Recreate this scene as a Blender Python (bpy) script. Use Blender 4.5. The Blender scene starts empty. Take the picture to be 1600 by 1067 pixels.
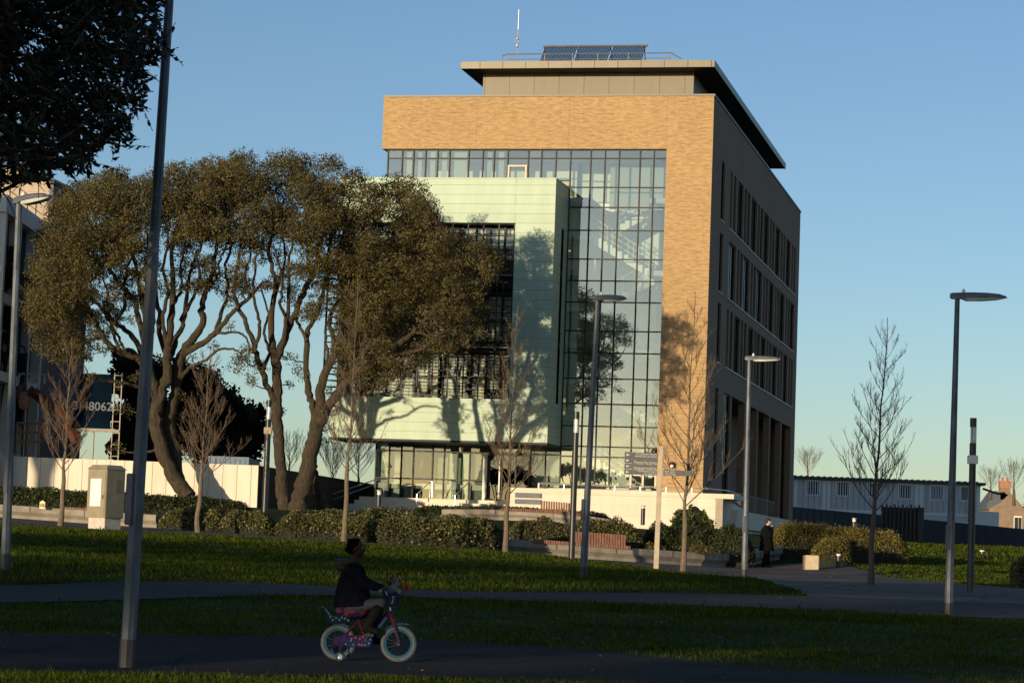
import bpy, bmesh, math, random
import numpy as np
from mathutils import Vector, Matrix
R = math.radians
rnd = random.Random(7)
scn = bpy.context.scene
col = scn.collection

# ------------------------------------------------------------------ camera
F = 3913.12; PITCH = 0.0844940362; ROLL = 0.0361742372; YAW = 0.2204; CZ = 1.12
_b = np.array([[1, 0, 0], [0, -math.sin(PITCH), -math.cos(PITCH)], [0, math.cos(PITCH), -math.sin(PITCH)]])
_c, _s = math.cos(ROLL), math.sin(ROLL)
CAM = _b @ np.array([[_c, -_s, 0], [_s, _c, 0], [0, 0, 1]])
cd = bpy.data.cameras.new('camera'); cam = bpy.data.objects.new('camera', cd); col.objects.link(cam)
cd.sensor_width = 36; cd.lens = F / 1600 * 36; cd.clip_start = 0.5; cd.clip_end = 3000
mw = Matrix.Identity(4)
for i in range(3):
    for j in range(3): mw[i][j] = CAM[i][j]
mw[0][3], mw[1][3], mw[2][3] = 0, 0, CZ
cam.matrix_world = mw
scn.camera = cam

# ------------------------------------------------------------------ light
SUN_EL, SUN_AZ = R(5.2), R(33)          # sun low behind the camera, to the left
TO_SUN = Vector((-math.sin(SUN_AZ) * math.cos(SUN_EL), -math.cos(SUN_AZ) * math.cos(SUN_EL), math.sin(SUN_EL)))
world = bpy.data.worlds.new('World'); scn.world = world; world.use_nodes = True
nt = world.node_tree
sky = nt.nodes.new('ShaderNodeTexSky'); sky.sky_type = 'NISHITA'; sky.sun_disc = False
sky.sun_elevation = SUN_EL; sky.sun_rotation = math.pi + SUN_AZ
sky.altitude = 0; sky.air_density = .8; sky.dust_density = .3; sky.ozone_density = 1.8
bg = nt.nodes['Background']; bg.inputs[1].default_value = 0.150
wb = nt.nodes.new('ShaderNodeMixRGB'); wb.blend_type = 'MULTIPLY'; wb.inputs[0].default_value = 1; wb.inputs[2].default_value = (.985, 1.03, 1.16, 1)   # camera white balance
nt.links.new(sky.outputs[0], wb.inputs[1]); nt.links.new(wb.outputs[0], bg.inputs[0])
sd = bpy.data.lights.new('sun', 'SUN'); sun = bpy.data.objects.new('sun', sd); col.objects.link(sun)
sd.energy = 5.0; sd.angle = R(0.5); sd.color = (1.0, 0.79, 0.53)
sun.rotation_euler = TO_SUN.to_track_quat('Z', 'Y').to_euler()
scn.view_settings.view_transform = 'Standard'; scn.view_settings.look = 'None'
scn.view_settings.exposure = 0.0; scn.view_settings.gamma = 1
scn.cycles.max_bounces = 8; scn.cycles.transparent_max_bounces = 12

# ------------------------------------------------------------------ helpers
def ray(px, py): return CAM @ np.array([px - 800, -(py - 533.5), -F])
def P(px, py, Y):                       # the point seen at photo pixel (px,py) that lies Y metres ahead
    d = ray(px, py); q = d * (Y / d[1]); return Vector((q[0], q[1], q[2] + CZ))
def hor(px): return 836.2 + .0362 * px
def XG(px, Y): return P(px, hor(px), Y)[0]

def tag(o, label=None, cat=None, group=None, kind=None):
    if label: o['label'] = label
    if cat: o['category'] = cat
    if group: o['group'] = group
    if kind: o['kind'] = kind
    return o
def empty(name, loc, label, cat, group=None, rz=0):
    o = bpy.data.objects.new(name, None); col.objects.link(o); o.location = loc; o.rotation_euler = (0, 0, rz)
    o.empty_display_size = .2
    return tag(o, label, cat, group)
def copy_tree(o, parent=None):
    c = o.copy(); col.objects.link(c); c.parent = parent
    for ch in list(o.children): copy_tree(ch, c)
    return c

class MB:
    def __init__(s, off=(0, 0, 0)): s.v = []; s.f = []; s.off = off
    def add(s, vs, fs):
        n = len(s.v); ox, oy, oz = s.off
        s.v += [(a[0] + ox, a[1] + oy, a[2] + oz) for a in vs]; s.f += [tuple(i + n for i in f) for f in fs]; return s
    def box(s, x0, x1, y0, y1, z0, z1):
        return s.add([(x0, y0, z0), (x1, y0, z0), (x1, y1, z0), (x0, y1, z0), (x0, y0, z1), (x1, y0, z1), (x1, y1, z1), (x0, y1, z1)],
                     [(0, 3, 2, 1), (4, 5, 6, 7), (0, 1, 5, 4), (1, 2, 6, 5), (2, 3, 7, 6), (3, 0, 4, 7)])
    def quad(s, a, b, c, d): return s.add([a, b, c, d], [(0, 1, 2, 3)])
    def prism(s, poly, axis, a, b):     # poly: 2-D points; extruded along axis from a to b
        def m(p, t):
            return {'x': (t, p[0], p[1]), 'y': (p[0], t, p[1]), 'z': (p[0], p[1], t)}[axis]
        n = len(poly)
        return s.add([m(p, a) for p in poly] + [m(p, b) for p in poly],
                     [tuple(range(n)), tuple(range(2 * n - 1, n - 1, -1))] + [(i, i + n, (i + 1) % n + n, (i + 1) % n) for i in range(n)])
    def tube(s, pts, rad, n=6, cap=True):
        pts = [Vector(p) for p in pts]
        if not hasattr(rad, '__len__'): rad = [rad] * len(pts)
        vs, fs = [], []
        t = (pts[1] - pts[0]).normalized()
        u = t.cross(Vector((0, 0, 1)) if abs(t.z) < .9 else Vector((1, 0, 0))).normalized()
        for i, p in enumerate(pts):
            if i == 0: t = pts[1] - p
            elif i == len(pts) - 1: t = p - pts[i - 1]
            else: t = pts[i + 1] - pts[i - 1]
            t = t.normalized(); u = (u - t * u.dot(t))
            if u.length < 1e-6: u = t.orthogonal()
            u.normalize(); w = t.cross(u)
            for k in range(n):
                a = 2 * math.pi * k / n
                q = p + (u * math.cos(a) + w * math.sin(a)) * rad[i]; vs.append((q.x, q.y, q.z))
        for i in range(len(pts) - 1):
            for k in range(n):
                a = i * n + k; b = i * n + (k + 1) % n; fs.append((a, b, b + n, a + n))
        if cap: fs += [tuple(range(n - 1, -1, -1)), tuple(range(len(vs) - n, len(vs)))]
        return s.add(vs, fs)
    def ell(s, c, r, seg=16, rings=10, z0=-1.0):
        vs, fs = [], []
        for i in range(rings + 1):
            th = math.pi * i / rings
            for k in range(seg):
                a = 2 * math.pi * k / seg
                vs.append((c[0] + r[0] * math.sin(th) * math.cos(a), c[1] + r[1] * math.sin(th) * math.sin(a), c[2] + r[2] * max(z0, math.cos(th))))
        for i in range(rings):
            for k in range(seg):
                a = i * seg + k; b = i * seg + (k + 1) % seg; fs.append((a, a + seg, b + seg, b))
        return s.add(vs, fs)
    def torus(s, c, R_, r, seg=40, n=8, axis='y', sq=1.0):
        vs, fs = [], []
        for i in range(seg):
            a = 2 * math.pi * i / seg
            for k in range(n):
                b = 2 * math.pi * k / n; rr = R_ + r * math.cos(b); h = r * math.sin(b) * sq
                x, z, y = rr * math.cos(a), rr * math.sin(a), h
                vs.append((c[0] + x, c[1] + y, c[2] + z) if axis == 'y' else (c[0] + x, c[1] + z, c[2] + y))
        for i in range(seg):
            for k in range(n):
                fs.append((i * n + k, i * n + (k + 1) % n, ((i + 1) % seg) * n + (k + 1) % n, ((i + 1) % seg) * n + k))
        return s.add(vs, fs)
    def build(s, name, m, parent=None, smooth=False, bevel=0):
        me = bpy.data.meshes.new(name); me.from_pydata(s.v, [], s.f)
        if bevel or True:
            bm = bmesh.new(); bm.from_mesh(me)
            if bevel:
                bmesh.ops.remove_doubles(bm, verts=bm.verts, dist=1e-5)
                bmesh.ops.bevel(bm, geom=[e for e in bm.edges if e.is_manifold and e.calc_face_angle(0) > .5], offset=bevel, segments=2, affect='EDGES', clamp_overlap=True)
            bmesh.ops.recalc_face_normals(bm, faces=bm.faces)
            bm.to_mesh(me); bm.free()
        if smooth:
            me.polygons.foreach_set('use_smooth', [True] * len(me.polygons))
            try: me.set_sharp_from_angle(angle=R(40))
            except Exception: pass
        me.materials.append(m)
        o = bpy.data.objects.new(name, me); col.objects.link(o)
        if parent: o.parent = parent
        return o

def np_mesh(name, V, k, m, parent=None, loc=None, smooth=False):
    """V: (n*k,3) points, every k of them one face."""
    V = np.asarray(V, dtype=np.float32).reshape(-1, 3)
    if loc is not None: V = V - np.array(loc, dtype=np.float32)
    n = len(V) // k
    me = bpy.data.meshes.new(name); me.vertices.add(n * k); me.vertices.foreach_set('co', V[:n * k].ravel())
    me.loops.add(n * k); me.loops.foreach_set('vertex_index', np.arange(n * k, dtype=np.int32))
    me.polygons.add(n); me.polygons.foreach_set('loop_start', np.arange(n, dtype=np.int32) * k)
    me.polygons.foreach_set('loop_total', np.full(n, k, dtype=np.int32))
    me.update(calc_edges=True); me.materials.append(m)
    o = bpy.data.objects.new(name, me); col.objects.link(o)
    if parent: o.parent = parent
    elif loc is not None: o.location = loc
    return o

def eval_mesh(o, name, m, parent=None, smooth=True):
    dg = bpy.context.evaluated_depsgraph_get(); dg.update()
    me = bpy.data.meshes.new_from_object(o.evaluated_get(dg)); me.name = name
    me.materials.clear(); me.materials.append(m)
    if smooth: me.polygons.foreach_set('use_smooth', [True] * len(me.polygons))
    mw_ = o.matrix_world.copy()
    bpy.data.objects.remove(o)
    n = bpy.data.objects.new(name, me); col.objects.link(n)
    if parent: n.parent = parent
    return n

def blob(mb, name, m, parent=None, vox=.012, smooth_it=4):
    """one continuous skin over overlapping tapered limbs"""
    o = mb.build('tmp', m)
    r = o.modifiers.new('r', 'REMESH'); r.mode = 'VOXEL'; r.voxel_size = vox
    s = o.modifiers.new('s', 'SMOOTH'); s.iterations = smooth_it; s.factor = .5
    return eval_mesh(o, name, m, parent)

def text(body, size, name, m, parent, loc, rot=(math.pi / 2, 0, 0), align='LEFT', ext=.004, bold=0):
    c = bpy.data.curves.new('t', 'FONT'); c.body = body; c.size = size; c.align_x = align; c.extrude = ext; c.offset = bold; c.resolution_u = 3
    o = bpy.data.objects.new('t', c); col.objects.link(o)
    n = eval_mesh(o, name, m, parent, smooth=False); n.location = loc; n.rotation_euler = rot
    return n

# ------------------------------------------------------------------ materials
def mat(name, c, rough=.7, metal=0, var=.15, scale=6, bump=0, bscale=40, spec=.5, coord='Object', c2=None, detail=4, stretch=None):
    m = bpy.data.materials.new(name); m.use_nodes = True; t = m.node_tree; N = t.nodes; L = t.links
    b = N['Principled BSDF']; b.inputs['Roughness'].default_value = rough; b.inputs['Metallic'].default_value = metal
    b.inputs['Specular IOR Level'].default_value = spec
    tc = N.new('ShaderNodeTexCoord'); vec = tc.outputs[coord]
    if stretch:
        mp = N.new('ShaderNodeMapping'); mp.inputs['Scale'].default_value = stretch; L.new(vec, mp.inputs[0]); vec = mp.outputs[0]
    nz = N.new('ShaderNodeTexNoise'); nz.inputs['Scale'].default_value = scale; nz.inputs['Detail'].default_value = detail; L.new(vec, nz.inputs['Vector'])
    rp = N.new('ShaderNodeValToRGB'); rp.color_ramp.elements[0].position = .3; rp.color_ramp.elements[1].position = .7
    a = c2 if c2 else tuple(x * (1 - var) for x in c); d = c if c2 else tuple(min(1, x * (1 + var)) for x in c)
    rp.color_ramp.elements[0].color = (*a, 1); rp.color_ramp.elements[1].color = (*d, 1)
    L.new(nz.outputs['Fac'], rp.inputs[0]); L.new(rp.outputs[0], b.inputs['Base Color'])
    if bump:
        n2 = N.new('ShaderNodeTexNoise'); n2.inputs['Scale'].default_value = bscale; n2.inputs['Detail'].default_value = 5; L.new(vec, n2.inputs['Vector'])
        bp = N.new('ShaderNodeBump'); bp.inputs['Strength'].default_value = bump; bp.inputs['Distance'].default_value = .02
        L.new(n2.outputs['Fac'], bp.inputs['Height']); L.new(bp.outputs[0], b.inputs['Normal'])
    return m

def brick_mat(name, c1, c2, mortar, bw=.225, bh=.075, ms=.012, dark=(.2, .13, .08)):
    m = bpy.data.materials.new(name); m.use_nodes = True; t = m.node_tree; N = t.nodes; L = t.links; b = N['Principled BSDF']
    b.inputs['Roughness'].default_value = .85
    tc = N.new('ShaderNodeTexCoord'); sp = N.new('ShaderNodeSeparateXYZ'); L.new(tc.outputs['Object'], sp.inputs[0])
    ad = N.new('ShaderNodeMath'); L.new(sp.outputs[0], ad.inputs[0]); L.new(sp.outputs[1], ad.inputs[1])
    cb = N.new('ShaderNodeCombineXYZ'); L.new(ad.outputs[0], cb.inputs[0]); L.new(sp.outputs[2], cb.inputs[1])
    def br(a, b_, mo, off):
        k = N.new('ShaderNodeTexBrick'); k.inputs['Scale'].default_value = 1; k.inputs['Brick Width'].default_value = bw
        k.inputs['Row Height'].default_value = bh; k.inputs['Mortar Size'].default_value = ms; k.inputs['Bias'].default_value = off
        k.inputs['Color1'].default_value = (*a, 1); k.inputs['Color2'].default_value = (*b_, 1); k.inputs['Mortar'].default_value = (*mo, 1)
        L.new(cb.outputs[0], k.inputs['Vector']); return k
    k1 = br(c1, c2, mortar, 0); k2 = br(dark, c2, tuple(x * .8 for x in mortar), -.15)
    # runs of darker bricks, a few courses high
    mp = N.new('ShaderNodeMapping'); mp.inputs['Scale'].default_value = (1.5, 7.5, 1); L.new(cb.outputs[0], mp.inputs[0])
    nz = N.new('ShaderNodeTexNoise'); nz.inputs['Scale'].default_value = 1.3; nz.inputs['Detail'].default_value = 3; L.new(mp.outputs[0], nz.inputs['Vector'])
    rp = N.new('ShaderNodeValToRGB'); rp.color_ramp.elements[0].position = .50; rp.color_ramp.elements[1].position = .62; rp.color_ramp.elements[1].color = (.62, .62, .62, 1)
    L.new(nz.outputs['Fac'], rp.inputs[0])
    mx = N.new('ShaderNodeMixRGB'); L.new(rp.outputs[0], mx.inputs[0]); L.new(k1.outputs[0], mx.inputs[1]); L.new(k2.outputs[0], mx.inputs[2])
    n3 = N.new('ShaderNodeTexNoise'); n3.inputs['Scale'].default_value = .25; n3.inputs['Detail'].default_value = 3; L.new(cb.outputs[0], n3.inputs['Vector'])
    hs = N.new('ShaderNodeHueSaturation'); mr = N.new('ShaderNodeMapRange'); mr.inputs[3].default_value = .86; mr.inputs[4].default_value = 1.12
    L.new(n3.outputs['Fac'], mr.inputs[0]); L.new(mr.outputs[0], hs.inputs['Value']); L.new(mx.outputs[0], hs.inputs['Color'])
    L.new(hs.outputs[0], b.inputs['Base Color'])
    bp = N.new('ShaderNodeBump'); bp.inputs['Strength'].default_value = .5; bp.inputs['Distance'].default_value = .01; bp.invert = True
    L.new(k1.outputs['Fac'], bp.inputs['Height']); L.new(bp.outputs[0], b.inputs['Normal'])
    return m

def path_mat(name, c, c2, rough, crack=.8, big=.5, spec=.1, streak=(.35, 1, 1)):
    m = mat(name, c, rough, 0, .3, big, .6, 70, c2=c2, spec=spec, detail=10, stretch=streak); t = m.node_tree; N = t.nodes; L = t.links; b = N['Principled BSDF']
    src = b.inputs['Base Color'].links[0].from_socket; tc = N.new('ShaderNodeTexCoord')
    n = N.new('ShaderNodeTexNoise'); n.inputs['Scale'].default_value = 1.5; n.inputs['Detail'].default_value = 4; L.new(tc.outputs['Object'], n.inputs['Vector'])
    ad = N.new('ShaderNodeMixRGB'); ad.inputs[0].default_value = .25; L.new(tc.outputs['Object'], ad.inputs[1]); L.new(n.outputs['Color'], ad.inputs[2])
    v = N.new('ShaderNodeTexVoronoi'); v.feature = 'DISTANCE_TO_EDGE'; v.inputs['Scale'].default_value = crack; L.new(ad.outputs[0], v.inputs['Vector'])
    r = N.new('ShaderNodeValToRGB'); r.color_ramp.elements[0].position = .004; r.color_ramp.elements[1].position = .02; r.color_ramp.elements[0].color = (.35, .35, .35, 1); L.new(v.outputs['Distance'], r.inputs[0])
    s = N.new('ShaderNodeTexNoise'); s.inputs['Scale'].default_value = 45; s.inputs['Detail'].default_value = 3; L.new(tc.outputs['Object'], s.inputs['Vector'])
    sr = N.new('ShaderNodeValToRGB'); sr.color_ramp.elements[0].position = .35; sr.color_ramp.elements[1].position = .72; sr.color_ramp.elements[0].color = (.6, .6, .6, 1); sr.color_ramp.elements[1].color = (1.7, 1.65, 1.55, 1); L.new(s.outputs['Fac'], sr.inputs[0])
    for q in (r, sr):
        x = N.new('ShaderNodeMixRGB'); x.blend_type = 'MULTIPLY'; x.inputs[0].default_value = 1; L.new(src, x.inputs[1]); L.new(q.outputs[0], x.inputs[2]); src = x.outputs[0]
    L.new(src, b.inputs['Base Color']); return m
def seam_mat(name, c, du, dz, w=.03, rough=.5, metal=.2, seam=.45, stag=.5, spec=.4):
    """sheet panels: thin dark joints every dz up and every du along, staggered"""
    m = mat(name, c, rough, metal, .055, 1.3, .06, 3, spec, stretch=(1.4, 1.4, .3)); t = m.node_tree; N = t.nodes; L = t.links; b = N['Principled BSDF']
    src = b.inputs['Base Color'].links[0].from_socket
    tc = N.new('ShaderNodeTexCoord'); sp = N.new('ShaderNodeSeparateXYZ'); L.new(tc.outputs['Object'], sp.inputs[0])
    ad = N.new('ShaderNodeMath'); L.new(sp.outputs[0], ad.inputs[0]); L.new(sp.outputs[1], ad.inputs[1])
    cb = N.new('ShaderNodeCombineXYZ'); L.new(ad.outputs[0], cb.inputs[0]); L.new(sp.outputs[2], cb.inputs[1])
    k = N.new('ShaderNodeTexBrick'); k.inputs['Scale'].default_value = 1; k.inputs['Brick Width'].default_value = du; k.inputs['Row Height'].default_value = dz
    k.inputs['Mortar Size'].default_value = w; k.inputs['Mortar Smooth'].default_value = .3; k.offset = stag
    k.inputs['Color1'].default_value = (1, 1, 1, 1); k.inputs['Color2'].default_value = (.93, .95, .93, 1); k.inputs['Mortar'].default_value = (seam, seam, seam, 1)
    L.new(cb.outputs[0], k.inputs['Vector'])
    mx = N.new('ShaderNodeMixRGB'); mx.blend_type = 'MULTIPLY'; mx.inputs[0].default_value = 1
    L.new(src, mx.inputs[1]); L.new(k.outputs[0], mx.inputs[2]); L.new(mx.outputs[0], b.inputs['Base Color'])
    return m

def glass_mat(name, tint=(.75, .85, .82), refl=.28, rough=.0, wav=.02):
    m = bpy.data.materials.new(name); m.use_nodes = True; t = m.node_tree; N = t.nodes; L = t.links; N.remove(N['Principled BSDF'])
    o = N['Material Output']; tr = N.new('ShaderNodeBsdfTransparent'); tr.inputs[0].default_value = (*tint, 1)
    gl = N.new('ShaderNodeBsdfGlossy'); gl.inputs['Roughness'].default_value = rough; gl.inputs[0].default_value = (.60, .70, .73, 1)
    fr = N.new('ShaderNodeLayerWeight'); fr.inputs[0].default_value = .25
    mr = N.new('ShaderNodeMapRange'); mr.inputs[3].default_value = refl; mr.inputs[4].default_value = 1; L.new(fr.outputs['Facing'], mr.inputs[0])
    pw = N.new('ShaderNodeMath'); pw.operation = 'POWER'; pw.inputs[1].default_value = 3; L.new(fr.outputs['Facing'], pw.inputs[0]); L.new(pw.outputs[0], mr.inputs[0])
    mx = N.new('ShaderNodeMixShader'); L.new(mr.outputs[0], mx.inputs[0]); L.new(tr.outputs[0], mx.inputs[1]); L.new(gl.outputs[0], mx.inputs[2]); L.new(mx.outputs[0], o.inputs[0])
    tc = N.new('ShaderNodeTexCoord'); nz = N.new('ShaderNodeTexNoise'); nz.inputs['Scale'].default_value = .8; nz.inputs['Detail'].default_value = 1; L.new(tc.outputs['Object'], nz.inputs['Vector'])
    bp = N.new('ShaderNodeBump'); bp.inputs['Strength'].default_value = wav; bp.inputs['Distance'].default_value = .05; L.new(nz.outputs['Fac'], bp.inputs['Height']); L.new(bp.outputs[0], gl.inputs['Normal'])
    return m

def leaf_mat(name, c1, c2, transl=.2, rough=.5, c3=None, spec=.3):
    m = bpy.data.materials.new(name); m.use_nodes = True; t = m.node_tree; N = t.nodes; L = t.links; b = N['Principled BSDF']
    g = N.new('ShaderNodeNewGeometry'); rp = N.new('ShaderNodeValToRGB'); L.new(g.outputs['Random Per Island'], rp.inputs[0])
    rp.color_ramp.elements[0].color = (*c1, 1); rp.color_ramp.elements[1].color = (*c2, 1)
    if c3:
        e = rp.color_ramp.elements.new(.93); e.color = (*c2, 1); rp.color_ramp.elements[2].color = (*c3, 1); rp.color_ramp.elements[2].position = .97
    tc = N.new('ShaderNodeTexCoord'); nz = N.new('ShaderNodeTexNoise'); nz.inputs['Scale'].default_value = .7; nz.inputs['Detail'].default_value = 3; L.new(tc.outputs['Object'], nz.inputs['Vector'])
    mr = N.new('ShaderNodeMapRange'); mr.inputs[1].default_value = .3; mr.inputs[2].default_value = .7; mr.inputs[3].default_value = .62; mr.inputs[4].default_value = 1.25; L.new(nz.outputs['Fac'], mr.inputs[0])
    hs = N.new('ShaderNodeHueSaturation'); L.new(mr.outputs[0], hs.inputs['Value']); L.new(rp.outputs[0], hs.inputs['Color'])
    L.new(hs.outputs[0], b.inputs['Base Color']); b.inputs['Roughness'].default_value = rough; b.inputs['Specular IOR Level'].default_value = spec
    tl = N.new('ShaderNodeBsdfTranslucent'); L.new(hs.outputs[0], tl.inputs[0]); mx = N.new('ShaderNodeMixShader'); mx.inputs[0].default_value = transl
    L.new(b.outputs[0], mx.inputs[1]); L.new(tl.outputs[0], mx.inputs[2]); L.new(mx.outputs[0], N['Material Output'].inputs[0])
    return m

M = {}
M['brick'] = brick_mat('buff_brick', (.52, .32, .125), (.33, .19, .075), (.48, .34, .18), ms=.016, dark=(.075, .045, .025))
M['brick_shaded'] = brick_mat('shaded_buff_brick', (.33, .20, .12), (.21, .13, .08), (.27, .19, .125), dark=(.12, .075, .05))  # the buff brick again, colour lowered to carry the side wall's shade
M['brick_pale'] = brick_mat('pale_brick', (.55, .43, .30), (.44, .34, .24), (.5, .43, .34), dark=(.33, .24, .17))
M['copper'] = seam_mat('green_patina_cladding', (.375, .48, .365), 14.0, .535, .016, .5, .05, .5)
M['zinc'] = seam_mat('grey_metal_cladding', (.17, .15, .11), 1.48, 2.6, .022, .5, .1, .35, 0)
M['zinc_plain'] = mat('grey_metal_trim', (.17, .155, .12), .5, .1, .08, 2)
M['soffit'] = mat('dark_soffit', (.03, .03, .03), .7)
M['frame'] = mat('dark_window_frame', (.014, .012, .011), .5, .0, spec=.3)
M['frame_lt'] = mat('bronze_vent_frame', (.42, .34, .25), .5, .2)
M['glass'] = glass_mat('reflective_glass', (.80, .88, .82), .34)
M['glass_low'] = glass_mat('entrance_glass', (.80, .88, .82), .15)
M['glass_box'] = glass_mat('screened_glass', (.86, .9, .84), .16)
M['glass_dark'] = glass_mat('dark_glass', (.07, .09, .11), .12)
M['interior'] = mat('pale_interior_wall', (.72, .76, .66), .9, 0, .05, 1)
M['foyer'] = mat('foyer_wall', (.22, .25, .215), .9, 0, .2, .6)
M['box_blind'] = mat('pale_roller_blind', (.62, .62, .52), .9, 0, .12, .8)
M['slab'] = mat('interior_slab', (.45, .47, .43), .9)
M['stair'] = mat('white_stair', (.85, .83, .76), .8, 0, .03)
M['blind'] = mat('cream_blind', (.36, .40, .34), .9, 0, .05, 3)
M['int_dark'] = mat('dim_room', (.05, .05, .05), .9)
M['stone'] = seam_mat('pale_stone_cladding', (.76, .67, .54), 1.5, .6, .008, .8, 0, .72, .5, .2)
M['conc'] = mat('weathered_concrete', (.34, .30, .25), .9, 0, .2, 3, .3, 60, c2=(.22, .19, .145))
M['conc_pale'] = mat('cream_painted_wall', (.84, .75, .60), .9, 0, .1, .7, .1, 20, c2=(.70, .62, .50), stretch=(3, 3, .5))
M['galv'] = mat('galvanised_steel', (.10, .115, .13), .55, .3, .4, 9, .1, 30, detail=6, stretch=(1, 1, .35))
M['galv_dark'] = mat('bitumen_base', (.03, .03, .032), .6)
M['lamp_body'] = mat('grey_lamp_housing', (.16, .16, .17), .45, .3)
M['lamp_glass'] = mat('lamp_lens', (.65, .7, .66), .15)
M['black_post'] = mat('black_powder_coat', (.03, .032, .03), .38, .2, .2)
M['steel'] = mat('brushed_steel', (.33, .28, .18), .5, .2, .12, 3, .05, 60)
M['steel_rail'] = mat('steel_handrail', (.65, .62, .56), .35, .6, .05)
M['white'] = mat('white_paint', (.8, .77, .7), .6, 0, .04)
M['panel_grey'] = mat('sign_grey', (.16, .16, .145), .38, .5)
M['gold'] = mat('signpost_metal', (.50, .42, .30), .5, .3)
M['timber'] = mat('red_brown_hardwood', (.22, .10, .062), .6, 0, .25, 8, stretch=(1, 1, .3))
M['timber_grey'] = mat('weathered_timber', (.06, .056, .05), .8, 0, .3, 4, stretch=(3, 3, .3))
M['bark_oak'] = mat('oak_bark', (.068, .049, .027), .95, 0, .3, 5, 1.0, 14, c2=(.022, .017, .010), stretch=(2, 2, .5))
M['bark_young'] = mat('young_tree_bark', (.19, .145, .09), .9, 0, .2, 6, c2=(.12, .09, .06))
M['twig'] = mat('red_brown_twig', (.115, .08, .052), .85)
M['twig_dark'] = mat('grey_brown_twig', (.085, .065, .05), .85)
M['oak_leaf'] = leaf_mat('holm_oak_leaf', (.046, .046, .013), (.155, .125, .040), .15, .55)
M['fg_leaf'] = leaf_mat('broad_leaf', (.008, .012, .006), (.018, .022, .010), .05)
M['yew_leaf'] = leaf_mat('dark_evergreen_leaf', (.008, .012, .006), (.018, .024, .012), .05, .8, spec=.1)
M['hedge_leaf'] = leaf_mat('hedge_leaf', (.042, .052, .012), (.125, .118, .032), .12, .6, (.40, .30, .20))
M['hedge_green'] = leaf_mat('clipped_hedge_leaf', (.022, .032, .010), (.06, .07, .02), .1)
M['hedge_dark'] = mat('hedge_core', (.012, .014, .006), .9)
M['rust_leaf'] = leaf_mat('russet_hedge_leaf', (.075, .078, .016), (.20, .155, .036), .15)
M['bush_green'] = leaf_mat('glossy_bush_leaf', (.05, .075, .018), (.11, .14, .035), .1, .4)
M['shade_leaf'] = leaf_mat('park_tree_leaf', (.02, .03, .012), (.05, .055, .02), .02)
M['blue_hoard'] = mat('blue_hoarding_paint', (.035, .052, .075), .6, 0, .1, 2)
M['cabin'] = mat('pale_cabin_panel', (.50, .54, .56), .6, 0, .06, 1)
M['cabin_trim'] = mat('pale_cabin_trim', (.72, .74, .75), .6, 0, .04, 1)
M['roof_dark'] = mat('dark_roof_sheet', (.05, .055, .06), .6)
M['render'] = mat('tan_render', (.26, .19, .125), .9, 0, .15, 1.2)
M['redbrick'] = mat('chimney_brick', (.40, .20, .12), .9, 0, .25, 8)
M['slate'] = mat('roof_slate', (.10, .11, .13), .7, 0, .2, 5)
M['banner_blue'] = mat('blue_banner_print', (.006, .04, .09), .9, 0, .5, .5, c2=(.003, .010, .03), spec=.03)
M['banner_navy'] = mat('navy_sheeting', (.003, .009, .020), .95, 0, .3, 1, spec=.02)
M['orange'] = mat('orange_machine_paint', (.13, .04, .018), .5, 0, .25, 3)
M['orange_rail'] = mat('ochre_guard_rail', (.36, .18, .07), .5, 0, .15)
M['letter'] = mat('pale_lettering', (.62, .64, .62), .7)
M['letter_dim'] = mat('grey_lettering', (.14, .16, .18), .7)
M['yellow'] = mat('yellow_plate', (.75, .55, .03), .5)
M['black'] = mat('black_print', (.02, .02, .02), .6)
M['paper'] = mat('white_poster', (.88, .84, .76), .6, 0, .03)
M['pv'] = mat('solar_tube_glass', (.008, .012, .03), .25, .0, .5, 1, spec=.5)
M['container'] = mat('blue_container_paint', (.16, .22, .30), .6)
# ------------------------------------------------------------------ terrain
_YK = [-200, 0, 24, 31, 38, 45, 57, 70, 80, 92, 116, 135, 150, 210, 400, 900]
_ZK = [-.2, -.05, 0, .05, .22, .36, .62, .95, 1.16, 1.32, 2.3, 2.9, 3.2, 3.4, 4, 6]
_CT = [(-3.7, 23.5, -.08), (-4.8, 22.4, -.1), (-1.5, 25, 0), (.5, 25, 0), (8.7, 50, .2), (-8.9, 44, .54), (1.6, 57.4, .62), (12, 65, .56), (9.7, 68, .63), (6.8, 73, .65),
       (1.8, 77, 1.05), (5.2, 76, .77), (-.2, 80, 1.16), (-5.4, 80, 1.32), (-10, 80, 1.43), (-14.4, 80, 1.48), (-8.3, 84, 1.49), (9.3, 92, .94), (3, 86, 1.03),
       (-17, 84, 1.7), (0, 48, .30), (-8.5, 41.5, .27), (6.4, 55, .43), (12, 85, .8), (15, 74, .65), (12.5, 92, 1.05), (17, 60, .4), (8, 116, 1.9), (-12, 116, 2.7), (-2.5, 101, 2.4), (3, 100, 2.35), (-2, 94, 1.7), (3, 93.5, 1.6), (-8, 95, 1.95)]
def _base(x, y):
    x = np.asarray(x, float); y = np.asarray(y, float)
    tilt = .025 * np.clip((y - 30) / 30, 0, 1) * np.clip(x, -25, 25)
    return np.interp(y, _YK, _ZK) - tilt
_cx = np.array([c[0] for c in _CT]); _cy = np.array([c[1] for c in _CT]); _cz = np.array([c[2] for c in _CT])
_K = np.exp(-(((_cx[:, None] - _cx) / 5) ** 2 + ((_cy[:, None] - _cy) / 6) ** 2)) + np.eye(len(_cx)) * .02
_W = np.linalg.solve(_K, _cz - _base(_cx, _cy))
def gz(x, y):
    x = np.asarray(x, float); y = np.asarray(y, float)
    r = _base(x, y)
    for a, b, w in zip(_cx, _cy, _W): r = r + w * np.exp(-(((x - a) / 5) ** 2 + ((y - b) / 6) ** 2))
    return r
def gzf(x, y): return float(gz(x, y))
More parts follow.
